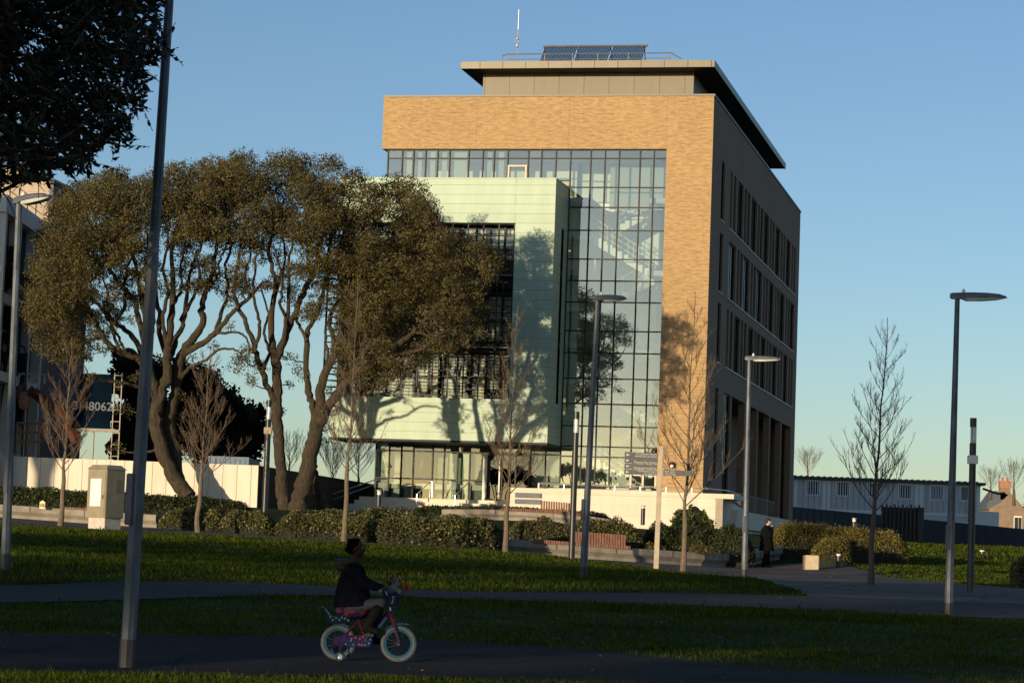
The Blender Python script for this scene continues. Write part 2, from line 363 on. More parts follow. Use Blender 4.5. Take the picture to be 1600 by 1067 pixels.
def GP(px, Y): x = XG(px, Y); return Vector((x, Y, gzf(x, Y)))

def ground_mat():
    m = bpy.data.materials.new('turf_soil'); m.use_nodes = True; t = m.node_tree; N = t.nodes; L = t.links; b = N['Principled BSDF']
    b.inputs['Roughness'].default_value = .95; b.inputs['Specular IOR Level'].default_value = .1
    tc = N.new('ShaderNodeTexCoord')
    def nz(s, d, a, b_, p0=.35, p1=.65):
        n = N.new('ShaderNodeTexNoise'); n.inputs['Scale'].default_value = s; n.inputs['Detail'].default_value = d; L.new(tc.outputs['Object'], n.inputs['Vector'])
        r = N.new('ShaderNodeValToRGB'); r.color_ramp.elements[0].position = p0; r.color_ramp.elements[1].position = p1
        r.color_ramp.elements[0].color = (*a, 1); r.color_ramp.elements[1].color = (*b_, 1); L.new(n.outputs['Fac'], r.inputs[0]); return r
    a = nz(.35, 4, (.018, .030, .007), (.032, .052, .011)); c = nz(9, 6, (.55, .55, .5), (1.25, 1.2, 1.1))
    mx = N.new('ShaderNodeMixRGB'); mx.blend_type = 'MULTIPLY'; mx.inputs[0].default_value = 1; L.new(a.outputs[0], mx.inputs[1]); L.new(c.outputs[0], mx.inputs[2])
    L.new(mx.outputs[0], b.inputs['Base Color'])
    n = N.new('ShaderNodeTexNoise'); n.inputs['Scale'].default_value = 14; n.inputs['Detail'].default_value = 6; L.new(tc.outputs['Object'], n.inputs['Vector'])
    bp = N.new('ShaderNodeBump'); bp.inputs['Strength'].default_value = .8; bp.inputs['Distance'].default_value = .06; L.new(n.outputs['Fac'], bp.inputs['Height']); L.new(bp.outputs[0], b.inputs['Normal'])
    return m
def build_ground():
    xs = np.unique(np.concatenate([np.linspace(-900, -60, 15), np.linspace(-60, -22, 20), np.arange(-22, 24, .5), np.linspace(24, 70, 24), np.linspace(70, 900, 15)]))
    ys = np.unique(np.concatenate([np.linspace(-300, 14, 16), np.arange(14, 104, .5), np.linspace(104, 240, 60), np.linspace(240, 1500, 14)]))
    X, Y = np.meshgrid(xs, ys); Z = gz(X, Y)
    V = np.stack([X, Y, Z], -1).reshape(-1, 3); nx = len(xs)
    fs = [(j * nx + i, j * nx + i + 1, (j + 1) * nx + i + 1, (j + 1) * nx + i) for j in range(len(ys) - 1) for i in range(nx - 1)]
    me = bpy.data.meshes.new('ground'); me.from_pydata(V.tolist(), [], fs); me.materials.append(ground_mat())
    me.polygons.foreach_set('use_smooth', [True] * len(me.polygons))
    o = bpy.data.objects.new('ground', me); col.objects.link(o); o['kind'] = 'structure'
build_ground()

def resample(pl, n):
    pl = [np.array(p, float) for p in pl]; d = [0]
    for a, b in zip(pl, pl[1:]): d.append(d[-1] + np.linalg.norm(b - a))
    return [np.array([np.interp(t, d, [p[k] for p in pl]) for k in (0, 1)]) for t in np.linspace(0, d[-1], n)]
STRIPS = []
def strip(name, near, far, m, h, n=160, k=24, clip=True, edge=0):
    """near/far: lists of (px, Y); a paved strip draped over the ground"""
    a = resample([(XG(p, y), y) for p, y in near], n); b = resample([(XG(p, y), y) for p, y in far], n)
    r = random.Random(3)
    vs = []; fs = []
    for i in range(n):
        for j in range(k + 1):
            q = a[i] + (b[i] - a[i]) * j / k
            if edge and j in (0, k): q = q + np.array([0, r.uniform(-edge, edge)])
            vs.append((q[0], q[1], float(gz(q[0], q[1])) + h))
    for i in range(n - 1):
        for j in range(k): s = i * (k + 1) + j; fs.append((s, s + k + 1, s + k + 2, s + 1))
    me = bpy.data.meshes.new(name); me.from_pydata(vs, [], fs); me.materials.append(m)
    me.polygons.foreach_set('use_smooth', [True] * len(me.polygons))
    o = bpy.data.objects.new(name, me); col.objects.link(o); o['kind'] = 'structure'
    if clip: STRIPS.append(np.array(a + b[::-1]))
    return o
M['asphalt'] = path_mat('path_asphalt', (.026, .025, .027), (.011, .012, .014), .95)
M['gravel'] = path_mat('worn_wet_path', (.036, .031, .024), (.009, .009, .009), .8, .5, .8, .3, (.15, 1.5, 1))
M['paving'] = path_mat('buff_paving', (.16, .13, .105), (.085, .072, .062), .85, .35, .4, .15, (.3, 1, 1))
strip('near_path', [(-300, 22.4), (0, 22.4), (200, 22.5), (620, 22.9), (1000, 22.6), (1300, 21.8), (2000, 20.5)],
      [(-300, 27.6), (0, 28.2), (300, 29), (620, 30), (900, 29), (1200, 26.6), (1600, 25), (2000, 24)], M['asphalt'], .014, edge=.05)
strip('middle_path', [(-300, 37), (0, 38.3), (620, 44), (1000, 47), (1482, 49.6), (1800, 50)],
      [(-300, 40), (0, 41.5), (620, 47.6), (900, 51), (1270, 55), (1420, 57), (1800, 58)], M['gravel'], .02, edge=.08)
strip('planter_path', [(-300, 78), (0, 78), (500, 78), (790, 79), (1000, 77), (1160, 72), (1270, 54.6)],
      [(-300, 85), (0, 85), (240, 84), (500, 83), (790, 84), (1050, 87), (1250, 95), (1329, 93), (1387, 85)], M['paving'], .016)
strip('plaza', [(1262, 54.4), (1420, 56.6), (1800, 57.6)], [(1380, 85.5), (1482, 77), (1600, 74), (1800, 72)], M['paving'], .012)

def inside(poly, X, Y):
    r = np.zeros(len(X), bool); n = len(poly); j = n - 1
    for i in range(n):
        xi, yi = poly[i]; xj, yj = poly[j]
        c = ((yi > Y) != (yj > Y)) & (X < (xj - xi) * (Y - yi) / (yj - yi + 1e-12) + xi); r ^= c; j = i
    return r
def grass():
    rs = np.random.RandomState(5); out = []
    # (px0,px1,Y0,Y1,count,height,width)
    for p0, p1, y0, y1, n, h, w in ((-60, 1660, 19.6, 24.5, 60000, .07, .005), (-60, 1660, 24.5, 31.5, 22000, .065, .006), (-60, 1660, 29, 50.5, 80000, .075, .008),
                                    (-60, 1500, 41, 58, 70000, .11, .011), (-60, 1300, 56, 80, 60000, .10, .018), (1240, 1700, 72, 112, 26000, .10, .03), (1240, 1700, 110, 212, 22000, .16, .06)):
        Y = rs.uniform(y0, y1, n); px = rs.uniform(p0, p1, n); X = (px - 800) / F * Y * 1.0
        keep = np.ones(n, bool)
        for s in STRIPS: keep &= ~inside(s, X, Y)
        # clumps and thin places
        cl = np.sin(X * 2.3 + np.sin(Y * 1.1) * 2) * np.sin(Y * 1.7 + X) * .5 + .5
        keep &= rs.rand(n) < (.45 + .55 * cl)
        X, Y = X[keep], Y[keep]; k = len(X); cl = cl[keep]
        Z = gz(X, Y) - .005
        hh = h * rs.uniform(.35, 1.0, k) * (.7 + .5 * cl); tall = rs.rand(k) < .012; hh[tall] *= 1.9
        a = rs.uniform(0, 2 * np.pi, k); lean = rs.uniform(.1, .75, k); b = rs.uniform(0, 2 * np.pi, k)
        ww = w * rs.uniform(.6, 1.4, k)
        p = np.stack([X, Y, Z], -1); dx = np.stack([np.cos(a) * ww, np.sin(a) * ww, 0 * a], -1)
        m = p + np.stack([np.cos(b) * lean * hh * .35, np.sin(b) * lean * hh * .35, hh * .6], -1)
        t = p + np.stack([np.cos(b) * lean * hh, np.sin(b) * lean * hh, hh], -1)
        out.append(np.stack([p - dx, p + dx, m + dx * .6, t, m - dx * .6], 1))
    V = np.concatenate(out).reshape(-1, 3)
    o = np_mesh('grass', V, 5, leaf_mat('grass_blade', (.026, .046, .004), (.085, .115, .010), .35, .7, (.16, .13, .045), .05))
    o['kind'] = 'stuff'
grass()
def litter():
    rs = np.random.RandomState(9); out = []
    for y0, y1, n, s in ((19.8, 24, 40, .05), (22, 31, 90, .05), (28, 52, 320, .06), (50, 80, 300, .08)):
        Y = rs.uniform(y0, y1, n); X = (rs.uniform(-30, 1630, n) - 800) / F * Y; Z = gz(X, Y) + .03 + rs.uniform(0, .04, n)
        C = np.stack([X, Y, Z], -1); a = rs.uniform(0, 6.28, n); u = np.stack([np.cos(a), np.sin(a), rs.uniform(-.3, .5, n)], -1); v = np.stack([-np.sin(a), np.cos(a), rs.uniform(-.2, .5, n)], -1); w = (s * rs.uniform(.5, 1.2, n))[:, None]
        out.append(np.stack([C - u * w * .5, C + v * w * .35, C + u * w * .5, C - v * w * .35], 1).reshape(-1, 3))
    o = np_mesh('fallen_leaves', np.concatenate(out), 4, leaf_mat('dead_leaf', (.09, .05, .02), (.26, .17, .08), .1, .8)); o['kind'] = 'stuff'
litter()

# ------------------------------------------------------------------ main building (local frame: x along the front, y into the depth)
BO = P(1116, 150, 140.0)                # top of the front right corner
BZ = 4.0                                # local zero height
def main_building():
    root = empty('office_building', (BO[0], BO[1], BZ), 'tall buff brick office building with glazed stair tower and green metal box', 'building', rz=-YAW)
    o = (0, 0, -BZ)
    W0, TOP = -19.37, 27.32
    br = MB(o)
    # side wall (x = 0) as cells around its openings, thickness .42
    rows = []
    r1 = [8.0, 8.85, 9.6, 10.7, 11.5, 14.1, 14.7, 15.7, 16.25, 17.4, 18.25, 21.0, 21.6, 22.6, 23.05, 24.4, 25.0, 27.7, 28.35, 29.3, 29.85, 31.0, 31.7, 34.4, 35.15, 36.15, 36.7, 37.75, 38.5, 41.15, 42.05, 43.0, 43.55, 44.7]
    r2 = [8.3, 11.3, 12.15, 12.9, 13.5, 14.95, 15.6, 18.2]
    r2 = [x + k * 6.75 for k in range(5) for x in (8.2, 11.2, 12.05, 12.95, 13.5, 14.6)] + [41.95, 44.6]
    holes = []
    for z0, z1, ed in ((20.85, 24.27, r1), (16.68, 20.1, r2), (12.58, 16.03, r1)):
        holes.append((4.0, 5.45, z0, z1)); holes += [(ed[i], ed[i + 1], z0, z1) for i in range(0, len(ed), 2)]
    holes.append((4.0, 5.3, 5.8, 11.1)); holes.append((7.9, 10.7, 4.2, 11.07))
    bays = [(11.3, 17.5), (18.1, 24.1), (24.7, 30.9), (31.6, 37.9), (38.5, 44.5)]
    holes += [(a, b, 4.0, 11.07) for a, b in bays]
    DEP = 47.2
    ys = sorted({0, DEP} | {h[0] for h in holes} | {h[1] for h in holes}); zs = sorted({3.2, TOP} | {h[2] for h in holes} | {h[3] for h in holes})
    T = .42
    def full(i, j):
        y = (ys[i] + ys[i + 1]) / 2; z = (zs[j] + zs[j + 1]) / 2
        return not any(h[0] < y < h[1] and h[2] < z < h[3] for h in holes)
    for j in range(len(zs) - 1):
        i = 0
        while i < len(ys) - 1:
            if full(i, j):
                k = i
                while k < len(ys) - 1 and full(k, j): k += 1
                y0, y1, z0, z1 = ys[i], ys[k], zs[j], zs[j + 1]
                br.quad((0, y0, z0), (0, y1, z0), (0, y1, z1), (0, y0, z1)); br.quad((-T, y0, z0), (-T, y0, z1), (-T, y1, z1), (-T, y1, z0))
                i = k
            else: i += 1
    for y0, y1, z0, z1 in holes:
        br.quad((0, y0, z0), (-T, y0, z0), (-T, y0, z1), (0, y0, z1)); br.quad((0, y1, z0), (0, y1, z1), (-T, y1, z1), (-T, y1, z0))
        br.quad((0, y0, z1), (-T, y0, z1), (-T, y1, z1), (0, y1, z1)); br.quad((0, y0, z0), (0, y1, z0), (-T, y1, z0), (-T, y0, z0))
    br.build('side_brick_wall', M['brick_shaded'], root)
    fr = MB(o)
    fr.box(W0, -.002, 0, .42, 24.29, TOP)                  # brick band over the glass
    fr.box(-2.63, -.002, 0, .42, 3.2, 24.29)
    fr.box(W0, W0 + .4, .42, DEP, 24.29, TOP)
    fr.box(W0 + .9, W0 + 1.3, 8, DEP, 3.2, 24.29); fr.box(W0 + .4, -.42, DEP - .4, DEP, 3.2, TOP)
    fr.build('front_brick_wall', M['brick'], root)
    for x in (-13.75, -8.3, -2.66): jt = MB(o); jt.box(x - .008, x + .008, -.004, .01, 24.3, TOP); jt.build('expansion_joint', M['brick_shaded'], root)
    # bays of the side colonnade: shade-toned buff brick set back
    rc = MB(o); rc.box(-2.6, -2.3, 7.9, 44.6, 4, 11.3); rc.build('recessed_wall', M['brick_shaded'], root)
    rs_ = MB(o); rs_.box(-2.3, -T, 11.0, 44.6, 11.08, 11.3); rs_.build('recess_ceiling', M['soffit'], root)
    # sills and reveals in metal
    sl = MB(o)
    for z in (20.85, 16.68, 12.58):
        sl.box(-.3, .045, 3.95, 5.5, z - .05, z + .012); sl.box(-.3, .045, 7.9, 44.8, z - .05, z + .012)
    sl.build('window_sill', M['cabin_trim'], root)
    for h in holes:
        if (h[0], h[1]) in bays: continue
        w = MB(o); x = -.13
        for a, b, c, d in ((h[0], h[1], h[2], h[2] + .06), (h[0], h[1], h[3] - .06, h[3]), (h[0], h[0] + .06, h[2] + .06, h[3] - .06), (h[1] - .06, h[1], h[2] + .06, h[3] - .06)):
            w.box(x - .05, x + .03, a, b, c, d)
        if h[1] - h[0] > 2: w.box(x - .04, x + .02, (h[0] + h[1]) / 2 - .03, (h[0] + h[1]) / 2 + .03, h[2] + .06, h[3] - .06)
        f = w.build('window', M['frame'], root)
        g = MB(o); g.box(x - .02, x - .01, h[0] + .06, h[1] - .06, h[2] + .06, h[3] - .06); g.build('pane', M['glass_dark'], f)
    dk = MB(o); dk.box(-3.4, -3.3, 3, DEP - 1, 4, 24.3); dk.build('room_partition', M['int_dark'], root)
    cp = MB(o); cp.box(W0 - .05, .06, -.06, .5, TOP, TOP + .10); cp.box(-.5, .06, .5, DEP + .05, TOP, TOP + .10); cp.box(W0 - .05, W0 + .5, .5, DEP + .05, TOP, TOP + .10); cp.build('parapet_coping', M['zinc_plain'], root)
    rf = MB(o); rf.box(W0 + .4, -.42, .42, DEP - .4, 26.6, 26.8); rf.build('roof_deck', M['soffit'], root)
    # penthouse and canopy
    ph = MB(o); ph.box(-13.95, -1.5, 2.0, 36, 26.8, 29.06); ph.build('penthouse', M['zinc'], root)
    ca = MB(o)
    ca.box(-14.85, -.12, .3, 37.3, 29.07, 29.13)           # soffit sheet, fascia, upper deck
    ca.build('canopy_soffit', M['soffit'], root)
    fa = MB(o)
    fa.box(-14.9, -.07, .25, .3, 29.03, 29.43); fa.box(-.12, -.07, .3, 37.3, 29.03, 29.43); fa.box(-14.9, -14.85, .3, 37.3, 29.03, 29.43); fa.box(-14.85, -.12, 37.25, 37.3, 29.13, 29.43)
    fa.box(-14.85, -.12, .3, 37.25, 29.36, 29.42); fa.box(-13.7, -1.7, 1.6, 35.5, 29.42, 29.72)
    fa.build('roof_canopy', seam_mat('canopy_fascia', (.13, .115, .085), 1.35, 5, .03, .45, .35, .3, 0), root)
    # curtain wall: frame grid + panes
    X0, X1 = -19.05, -2.63
    zt = [24.27, 23.78, 22.11, 20.96, 19.64, 17.99, 16.75, 15.53, 13.89, 12.64, 11.18, 9.74, 8.48, 7.33, 6.75, 5.08]
    upx = [-19.05, -18.19, -17.51, -16.78, -16.07, -15.35, -14.22, -13.37, -12.7, -11.9, -10.68, -9.91, -9.06, -8.21]
    stx = [-8.21, -7.03, -6.2, -5.38, -4.17, -3.38, -2.63]
    gfx = [-19.05, -18.26, -17.53, -16.81, -15.67, -14.99, -14.2, -13.48, -12.6, -9.93, -9.07, -8.21]
    gfz = [7.29, 6.8, 5.22, 4.06]
    cw = MB(o); g = MB(o); r = random.Random(2); Y = .3; hw = .034
    def grid(xs, zs_):
        for x in xs:
            if x == -8.21 and len(zs_) < 10: continue
            cw.box(x - hw, x + hw, Y - .09, Y + .08, zs_[-1], zs_[0])
        for z in zs_:
            for a, b in zip(xs, xs[1:]): cw.box(a + hw, b - hw, Y - .07, Y + .08, z - .032, z + .032)
        for a, b in zip(xs, xs[1:]):
            for c, d in zip(zs_[1:], zs_):
                t = [r.uniform(-.004, .004) for _ in range(3)]
                g.quad((a + hw, Y + t[0], c + .04), (b - hw, Y + t[1], c + .04), (b - hw, Y + t[1] + t[2], d - .04), (a + hw, Y + t[0] + t[2], d - .04))
    grid(upx, [24.27, 23.78, 22.5]); grid(stx, zt)
    g_up = g; g = MB(o)
    grid(gfx, gfz)
    f = cw.build('curtain_wall', M['frame'], root); g_up.build('glazing', M['glass'], f); g.build('entrance_glazing', M['glass_low'], f)
    vf = MB(o); 
    for a, b, c, d in ((-11.86, -10.74, 23.28, 23.38), (-11.86, -11.76, 22.5, 23.28), (-10.84, -10.74, 22.5, 23.28)): vf.box(a, b, Y - .12, Y - .05, c, d)
    vf.build('opening_window_frame', M['frame_lt'], f)
    lg = MB(o); lg.quad((X0, .35, 4), (X0, 8, 4), (X0, 8, 24.27), (X0, .35, 24.27)); lg.build('side_glazing', M['glass_dark'], root)
    # interior
    it = MB(o); it.box(-8.6, -.5, 5.6, 5.8, 4.9, 26.5); it.box(-8.75, -8.6, 3.2, 5.8, 4.9, 22.0); it.box(-19, -8.75, 5.0, 5.2, 21.6, 26.5); it.box(-2.55, -2.45, .5, 5.6, 4.9, 24.2)
    it.build('interior_wall', M['interior'], root)
    it = MB(o); it.box(-19, -8.75, 2.5, 2.6, 4, 7.3); it.build('foyer_wall', M['foyer'], root)
    fl = MB(o)
    for z in (4.95,): fl.box(-19, -.5, .5, 5.6, z - .3, z)
    fl.build('floor_slab', M['slab'], root)
    for z in (9.1, 13.25, 17.4, 21.55):
        for xa, xb in ((-8.6, -7.0), (-3.6, -2.55)): fl = MB(o); fl.box(xa, xb, .5, 5.6, z - .3, z); fl.build('landing', M['slab'], root)
    for xa, xb, ya, yb, za, zb in ((-19, -8.75, .45, 5, 21.3, 21.65), (-19, -2.55, .45, 5.5, 24.3, 24.5)): fl = MB(o); fl.box(xa, xb, ya, yb, za, zb); fl.build('floor_slab', M['slab'], root)
    for k, z in enumerate((4.95, 9.1, 13.25, 17.4)):
        s = MB(o)
        for (ya, yb, xa, xb, za) in ((1.0, 2.3, -3.6, -7.0, z), (3.2, 4.5, -7.0, -3.6, z + 2.08)):
            n = 11; pts = []; 
            for i in range(n):
                xx = xa + (xb - xa) * i / n; x2 = xa + (xb - xa) * (i + 1) / n; zz = za + 2.08 * (i + 1) / n
                pts += [(xx, zz), (x2, zz)]
            pts += [(xb, za + 2.08 - .45), (xa, za - .30)]
            s.prism(pts, 'y', ya, yb)
            for i in range(n + 1):
                xx = xa + (xb - xa) * i / n; zz = za + 2.08 * i / n; s.box(xx - .015, xx + .015, ya - .02, ya + .01, zz, zz + 1.05)
            for q in (.35, .7, 1.05): s.tube([(xa, ya - .02, za + q), (xb, ya - .02, za + 2.08 + q)], .025, 4)
        s.box(-8.4, -7.0, 1.0, 4.5, z + 1.83, z + 2.08)
        s.build('staircase', M['stair'], root)
    bl = MB(o)
    for a, b in ((-18.1, -17.7), (-17.4, -17.1), (-16.7, -16.3), (-15.9, -15.6), (-15.2, -14.4), (-13.3, -12.9), (-12.6, -12.2)): bl.box(a, b, .62, .64, 21.7, 24.2)
    bl.box(-6.1, -2.7, 1.5, 1.52, 21.0, 23.45)
    for a, b in zip(gfx[:-4], gfx[1:-3]): (bl.box(a + .1, b - .1, .7, .72, 4.1, 6.75) if int(a * 10) % 3 else None)
    bl.box(-9.85, -8.3, .7, .72, 5.0, 6.7); bl.box(-13.3, -12.7, .7, .72, 4.1, 6.8)
    bl.build('blind', M['blind'], root)
    # entrance door recess in the ground floor
    dr = MB(o)
    for x in (-12.5, -11.55, -10.75, -9.98): dr.box(x - .04, x + .04, .1, .2, 4.1, 6.75)
    dr.box(-12.5, -9.98, .1, .2, 6.68, 6.75); dr.box(-12.5, -9.98, .1, .2, 4.1, 4.18)
    d = dr.build('entrance_door', M['frame'], root); ex = MB(o); ex.box(-11.7, -11.62, -.02, .05, 4.3, 6.5); ex.box(-12.55, -12.35, -.35, -.1, 4.1, 6.7); ex.build('door_post', M['white'], d)
    gd = MB(o); gd.box(-12.46, -10.02, .14, .15, 4.2, 6.66); gd.build('door_glass', M['glass_dark'], d)
    sd_ = MB(o)
    for x in (-4.12, -3.42, -2.7): sd_.box(x - .06, x + .06, .12, .2, 5.08, 6.6)
    sd_.box(-4.12, -2.7, .12, .2, 6.55, 6.65); s2 = sd_.build('fire_door', M['frame_lt'], root)
    nt_ = MB(o); nt_.box(-3.98, -3.52, .1, .12, 5.75, 6.1); nt_.build('notice', M['paper'], s2)
    # green box
    A, Bx, V0 = -20.8, -8.23, -3.5
    gx0, gx1, gz0, gz1 = -20.3, -10.47, 9.65, 19.53
    cb = MB(o)
    def pan(x0, x1, z0, z1, y=V0): cb.quad((x0, y, z0), (x1, y, z0), (x1, y, z1), (x0, y, z1))
    pan(A, Bx, gz1, 22.0); pan(A, Bx, 7.3, gz0); pan(gx1, Bx, gz0, gz1); 
    # sides of the opening
    D = 1.1
    cb.quad((gx1, V0, gz0), (gx1, V0 + D, gz0), (gx1, V0 + D, gz1), (gx1, V0, gz1)); cb.quad((gx0, V0, gz1), (gx0, V0 + D, gz1), (gx1, V0 + D, gz1), (gx1, V0, gz1)); cb.quad((A, V0, gz0), (gx1, V0, gz0), (gx1, V0 + D, gz0), (A, V0 + D, gz0))
    # right side with its slot window
    s0, s1, s2_, s3 = -1.5, -.85, 9.6, 19.5
    for y0, y1, z0, z1 in ((V0, s0, 7.3, 22), (s1, .2, 7.3, 22), (s0, s1, 7.3, s2_), (s0, s1, s3, 22)): cb.quad((Bx, y0, z0), (Bx, y1, z0), (Bx, y1, z1), (Bx, y0, z1))
    cb.quad((A, V0, 22), (Bx, V0, 22), (Bx, .2, 22), (A, .2, 22)); cb.quad((A, .2, 7.3), (A, V0, 7.3), (A, V0, gz0), (A, .2, gz0)); cb.quad((A, .2, gz1), (A, V0, gz1), (A, V0, 22), (A, .2, 22))
    cb.quad((A, V0 + D, gz0), (A, .2, gz0), (A, .2, gz1), (A, V0 + D, gz1)); cb.quad((A, .2, 7.3), (A, .2, 22), (X0, .2, 22), (X0, .2, 7.3))
    cbo = cb.build('green_cladding', M['copper'], root)
    ed = MB(o); ed.box(A - .03, Bx + .03, V0 - .03, V0 + .3, 22.0, 22.07); ed.box(Bx - .3, Bx + .03, V0 + .3, .2, 22.0, 22.07); ed.build('cladding_cap', M['copper'], cbo)
    sf = MB(o); sf.box(A, Bx - .01, V0 + .01, .2, 7.18, 7.29); sf.build('box_soffit', M['soffit'], root)
    sw = MB(o); sw.box(Bx - .15, Bx - .1, s0, s1, s2_, s3); sw.build('slot_window', M['glass_dark'], root)
    wn = MB(o); wy = V0 + D
    xs = list(np.linspace(gx0, gx1, 13)); zz = [gz0, 10.9, 12.3, 12.9, 14.1, 15.6, 16.2, 16.9, 18.1, gz1]
    for x in xs: wn.box(x - .05, x + .05, wy - .06, wy + .06, gz0, gz1)
    for z in zz: wn.box(gx0, gx1, wy - .05, wy + .055, z - .05, z + .05)
    wf = wn.build('box_window', M['frame'], root)
    gp = MB(o)
    for a, b in zip(xs, xs[1:]):
        for c, d2 in zip(zz, zz[1:]):
            t = [r.uniform(-.006, .006) for _ in range(3)]; gp.quad((a, wy + t[0], c), (b, wy + t[1], c), (b, wy + t[1] + t[2], d2), (a, wy + t[0] + t[2], d2))
    gp.build('box_pane', M['glass_box'], wf)
    ib = MB(o)
    for i, (a, b) in enumerate(zip(xs, xs[1:])):
        for lo, hi in ((9.7, 12.2), (13, 15.5), (17, 19.3)):
            ib.box(a + .06, b - .06 - r.choice((0, 0, 0, .3)), wy + .2, wy + .22, lo + r.choice((0, 0, 0, .6)), hi)
    ib.build('box_blind', M['box_blind'], root)
    bi = MB(o)
    for z in (12.4, 16.2): bi.box(gx0, gx1, wy + .1, .1, z, z + .5)
    bi.box(gx0, gx1, -.1, .1, gz0, gz1); bi.build('box_room', M['int_dark'], root)
    # louvre screen, carried past the left corner like a ladder
    lv = MB(o); zc = gz0 + .15; ly = V0 + .12
    while zc < gz1:
        lv.box(gx0 - .9, gx1 - .06, ly - .08, ly + .07, zc - .022, zc + .022)
        lv.tube([(gx0 - 1.0, ly - .02, zc), (gx0 - .2, ly + 1.4, zc + .02)], .03, 4); zc += .36
    for i in range(12):
        x = gx0 + (gx1 - gx0 - .08) * i / 11; lv.box(x - .035, x + .035, ly + .075, ly + .16, gz0 + .01, gz1 - .01)
    for z in (12.55, 16.6): lv.box(gx0 - .5, gx1 - .03, ly + .16, ly + .6, z - .05, z + .05)
    lv.box(gx0 - 1.03, gx0 - .93, ly - .05, ly + .05, gz0, gz1); lv.box(gx0 - .25, gx0 - .15, ly + 1.4, ly + 1.5, gz0, gz1)
    lv.build('louvre_screen', M['frame'], root)
    lt = MB(o); lt.box(gx0 - .5, gx1 - .02, V0 - .05, V0 - .03 + .02, 12.50, 12.56); lt.box(gx0 - .5, gx1 - .02, V0 - .05, V0 - .01, 16.55, 16.61); lt.build('floor_trim', M['zinc_plain'], root)
    # fittings on the brick pier
    wl = MB(o); wl.ell((-1.75, -.12, 6.4), (.19, .1, .19), 14, 8); l = wl.build('wall_lamp', M['frame'], root); w2 = MB(o); w2.ell((-1.75, -.2, 6.33), (.11, .05, .09), 10, 6); w2.build('lamp_lens', M['white'], l)
    for (x, y, z) in ((-2.45, -.15, 6.75), (.3, 4.4, 6.2)):
        c = MB(o); c.box(x - .06, x + .06, y - .16, y + .16, z - .05, z + .06); c.tube([(x, y + .1, z), (x - .02, y + .16, z - .25)], .03, 6); c.build('security_camera', M['steel'], root)
    # terrace: retaining wall, cap, ramp, steps
    tr = MB(o); tr.box(-10.1, 1.7, -4, -.02, 2.2, 4.5); tr.prism([(-4, 2.2), (-4, 4.5), (4.6, 4.2), (9, 3.85), (26, 2.95), (26, 2.2)], 'x', 1.3, 1.7)
    tr.box(-10.1, 2.3, -4.1, -.03, 4.5, 4.76)
    tr.box(-19.6, -10.1, -3.2, .2, 2.2, 3.62); tr.box(-19.4, -10.1, -2.6, .2, 3.62, 3.85); tr.box(-19.3, -10.1, -2.0, .2, 3.85, 4.06)
    tr.box(-.42, 2.0, -.03, 26, 3.0, 4.0)
    t = tr.build('terrace_wall', M['stone'], root)
    hr = MB(o)
    hr.tube([(-8.6, -3.6, 5.05), (-.1, -3.6, 5.05), (.75, -3.2, 5.05), (1.5, -1.5, 5.03), (1.6, 1.5, 5.0)], .03, 5)
    for x in np.arange(-8.6, 0, 1.42): hr.box(x - .02, x + .02, -3.62, -3.58, 4.76, 5.05)
    hr.build('handrail', M['steel_rail'], t); hr = MB(o)
    hr.tube([(1.6, 1.5, 5.0), (1.6, 21.3, 4.98)], .03, 5); hr.tube([(1.6, 1.5, 4.35), (1.6, 5, 4.2), (1.6, 21.3, 3.5)], .02, 5)
    for i, y in enumerate(np.arange(1.7, 21.3, .62)): hr.box(1.59, 1.61, y - .035, y + .035, 4.32 if y < 5 else 3.75 - (y - 5) * .02, 4.98)
    hr.build('ramp_balustrade', M['zinc_plain'], t); hr = MB(o)
    hr.tube([(1.6, 22.4, 4.1), (1.6, 26, 3.95)], .04, 5)
    for y in np.arange(22.4, 26, .6): hr.box(1.57, 1.63, y - .03, y + .03, 3.0, 4.0)
    hr.build('ramp_balustrade', M['zinc_plain'], t)
    for x0 in (-15.1, -12.9, -10.6):
        hr = MB(o); hr.tube([(x0 - .55, -3.1, 3.7), (x0 - .55, -3.1, 4.25), (x0, -2.3, 5.0), (x0, -2.3, 4.1)], .035, 5); hr.tube([(x0 + .12, -2.3, 4.1), (x0 + .12, -2.3, 5.0), (x0 + .02, -2.3, 5.03)], .03, 5); hr.build('handrail', M['steel_rail'], t)
    hr = MB(o)
    hr.tube([(-20.8, -3.3, 4.0), (-18.1, -3.0, 5.0), (-17.6, -3.0, 5.0), (-17.6, -3.0, 3.7)], .03, 5); hr.tube([(-18.1, -3.0, 5.0), (-18.1, -3.0, 3.7)], .03, 5); hr.tube([(-20.8, -3.1, 3.7), (-18.3, -2.8, 4.7)], .025, 5)
    hr.build('handrail', M['steel_rail'], t)
    for z in (4.36, 4.02):
        pq = MB(o); pq.box(-9.8, -8.35, -4.13, -4.105, z - .13 + (0.0), z + .12) if z < 4.2 else pq.box(-9.8, -8.35, -4.13, -4.105, z - .13, z + .12)
        q = pq.build('name_plaque', M['letter_dim'], t)
    # roof plant kept on the canopy
    rl = MB(o)
    rl.tube([(-12.9, 2.2, 30.15), (-12.6, 2.2, 30.25), (-2.9, 2.2, 30.25), (-2.3, 2.2, 29.9)], .035, 5); rl.tube([(-12.6, 2.2, 29.95), (-2.9, 2.2, 29.95)], .02, 5)
    for x in (-12.9, -12.5, -10.35, -8.7, -7.2, -5.4, -3.0): rl.tube([(x, 2.2, 29.7), (x, 2.2, 30.3)], .03, 5)
    rl.build('roof_rail', M['zinc_plain'], root)
    return root
main_b = main_building()
def bl(x, y, z):                        # building frame -> world
    c, s = math.cos(-YAW), math.sin(-YAW); return Vector((BO[0] + x * c - y * s, BO[1] + x * s + y * c, z))
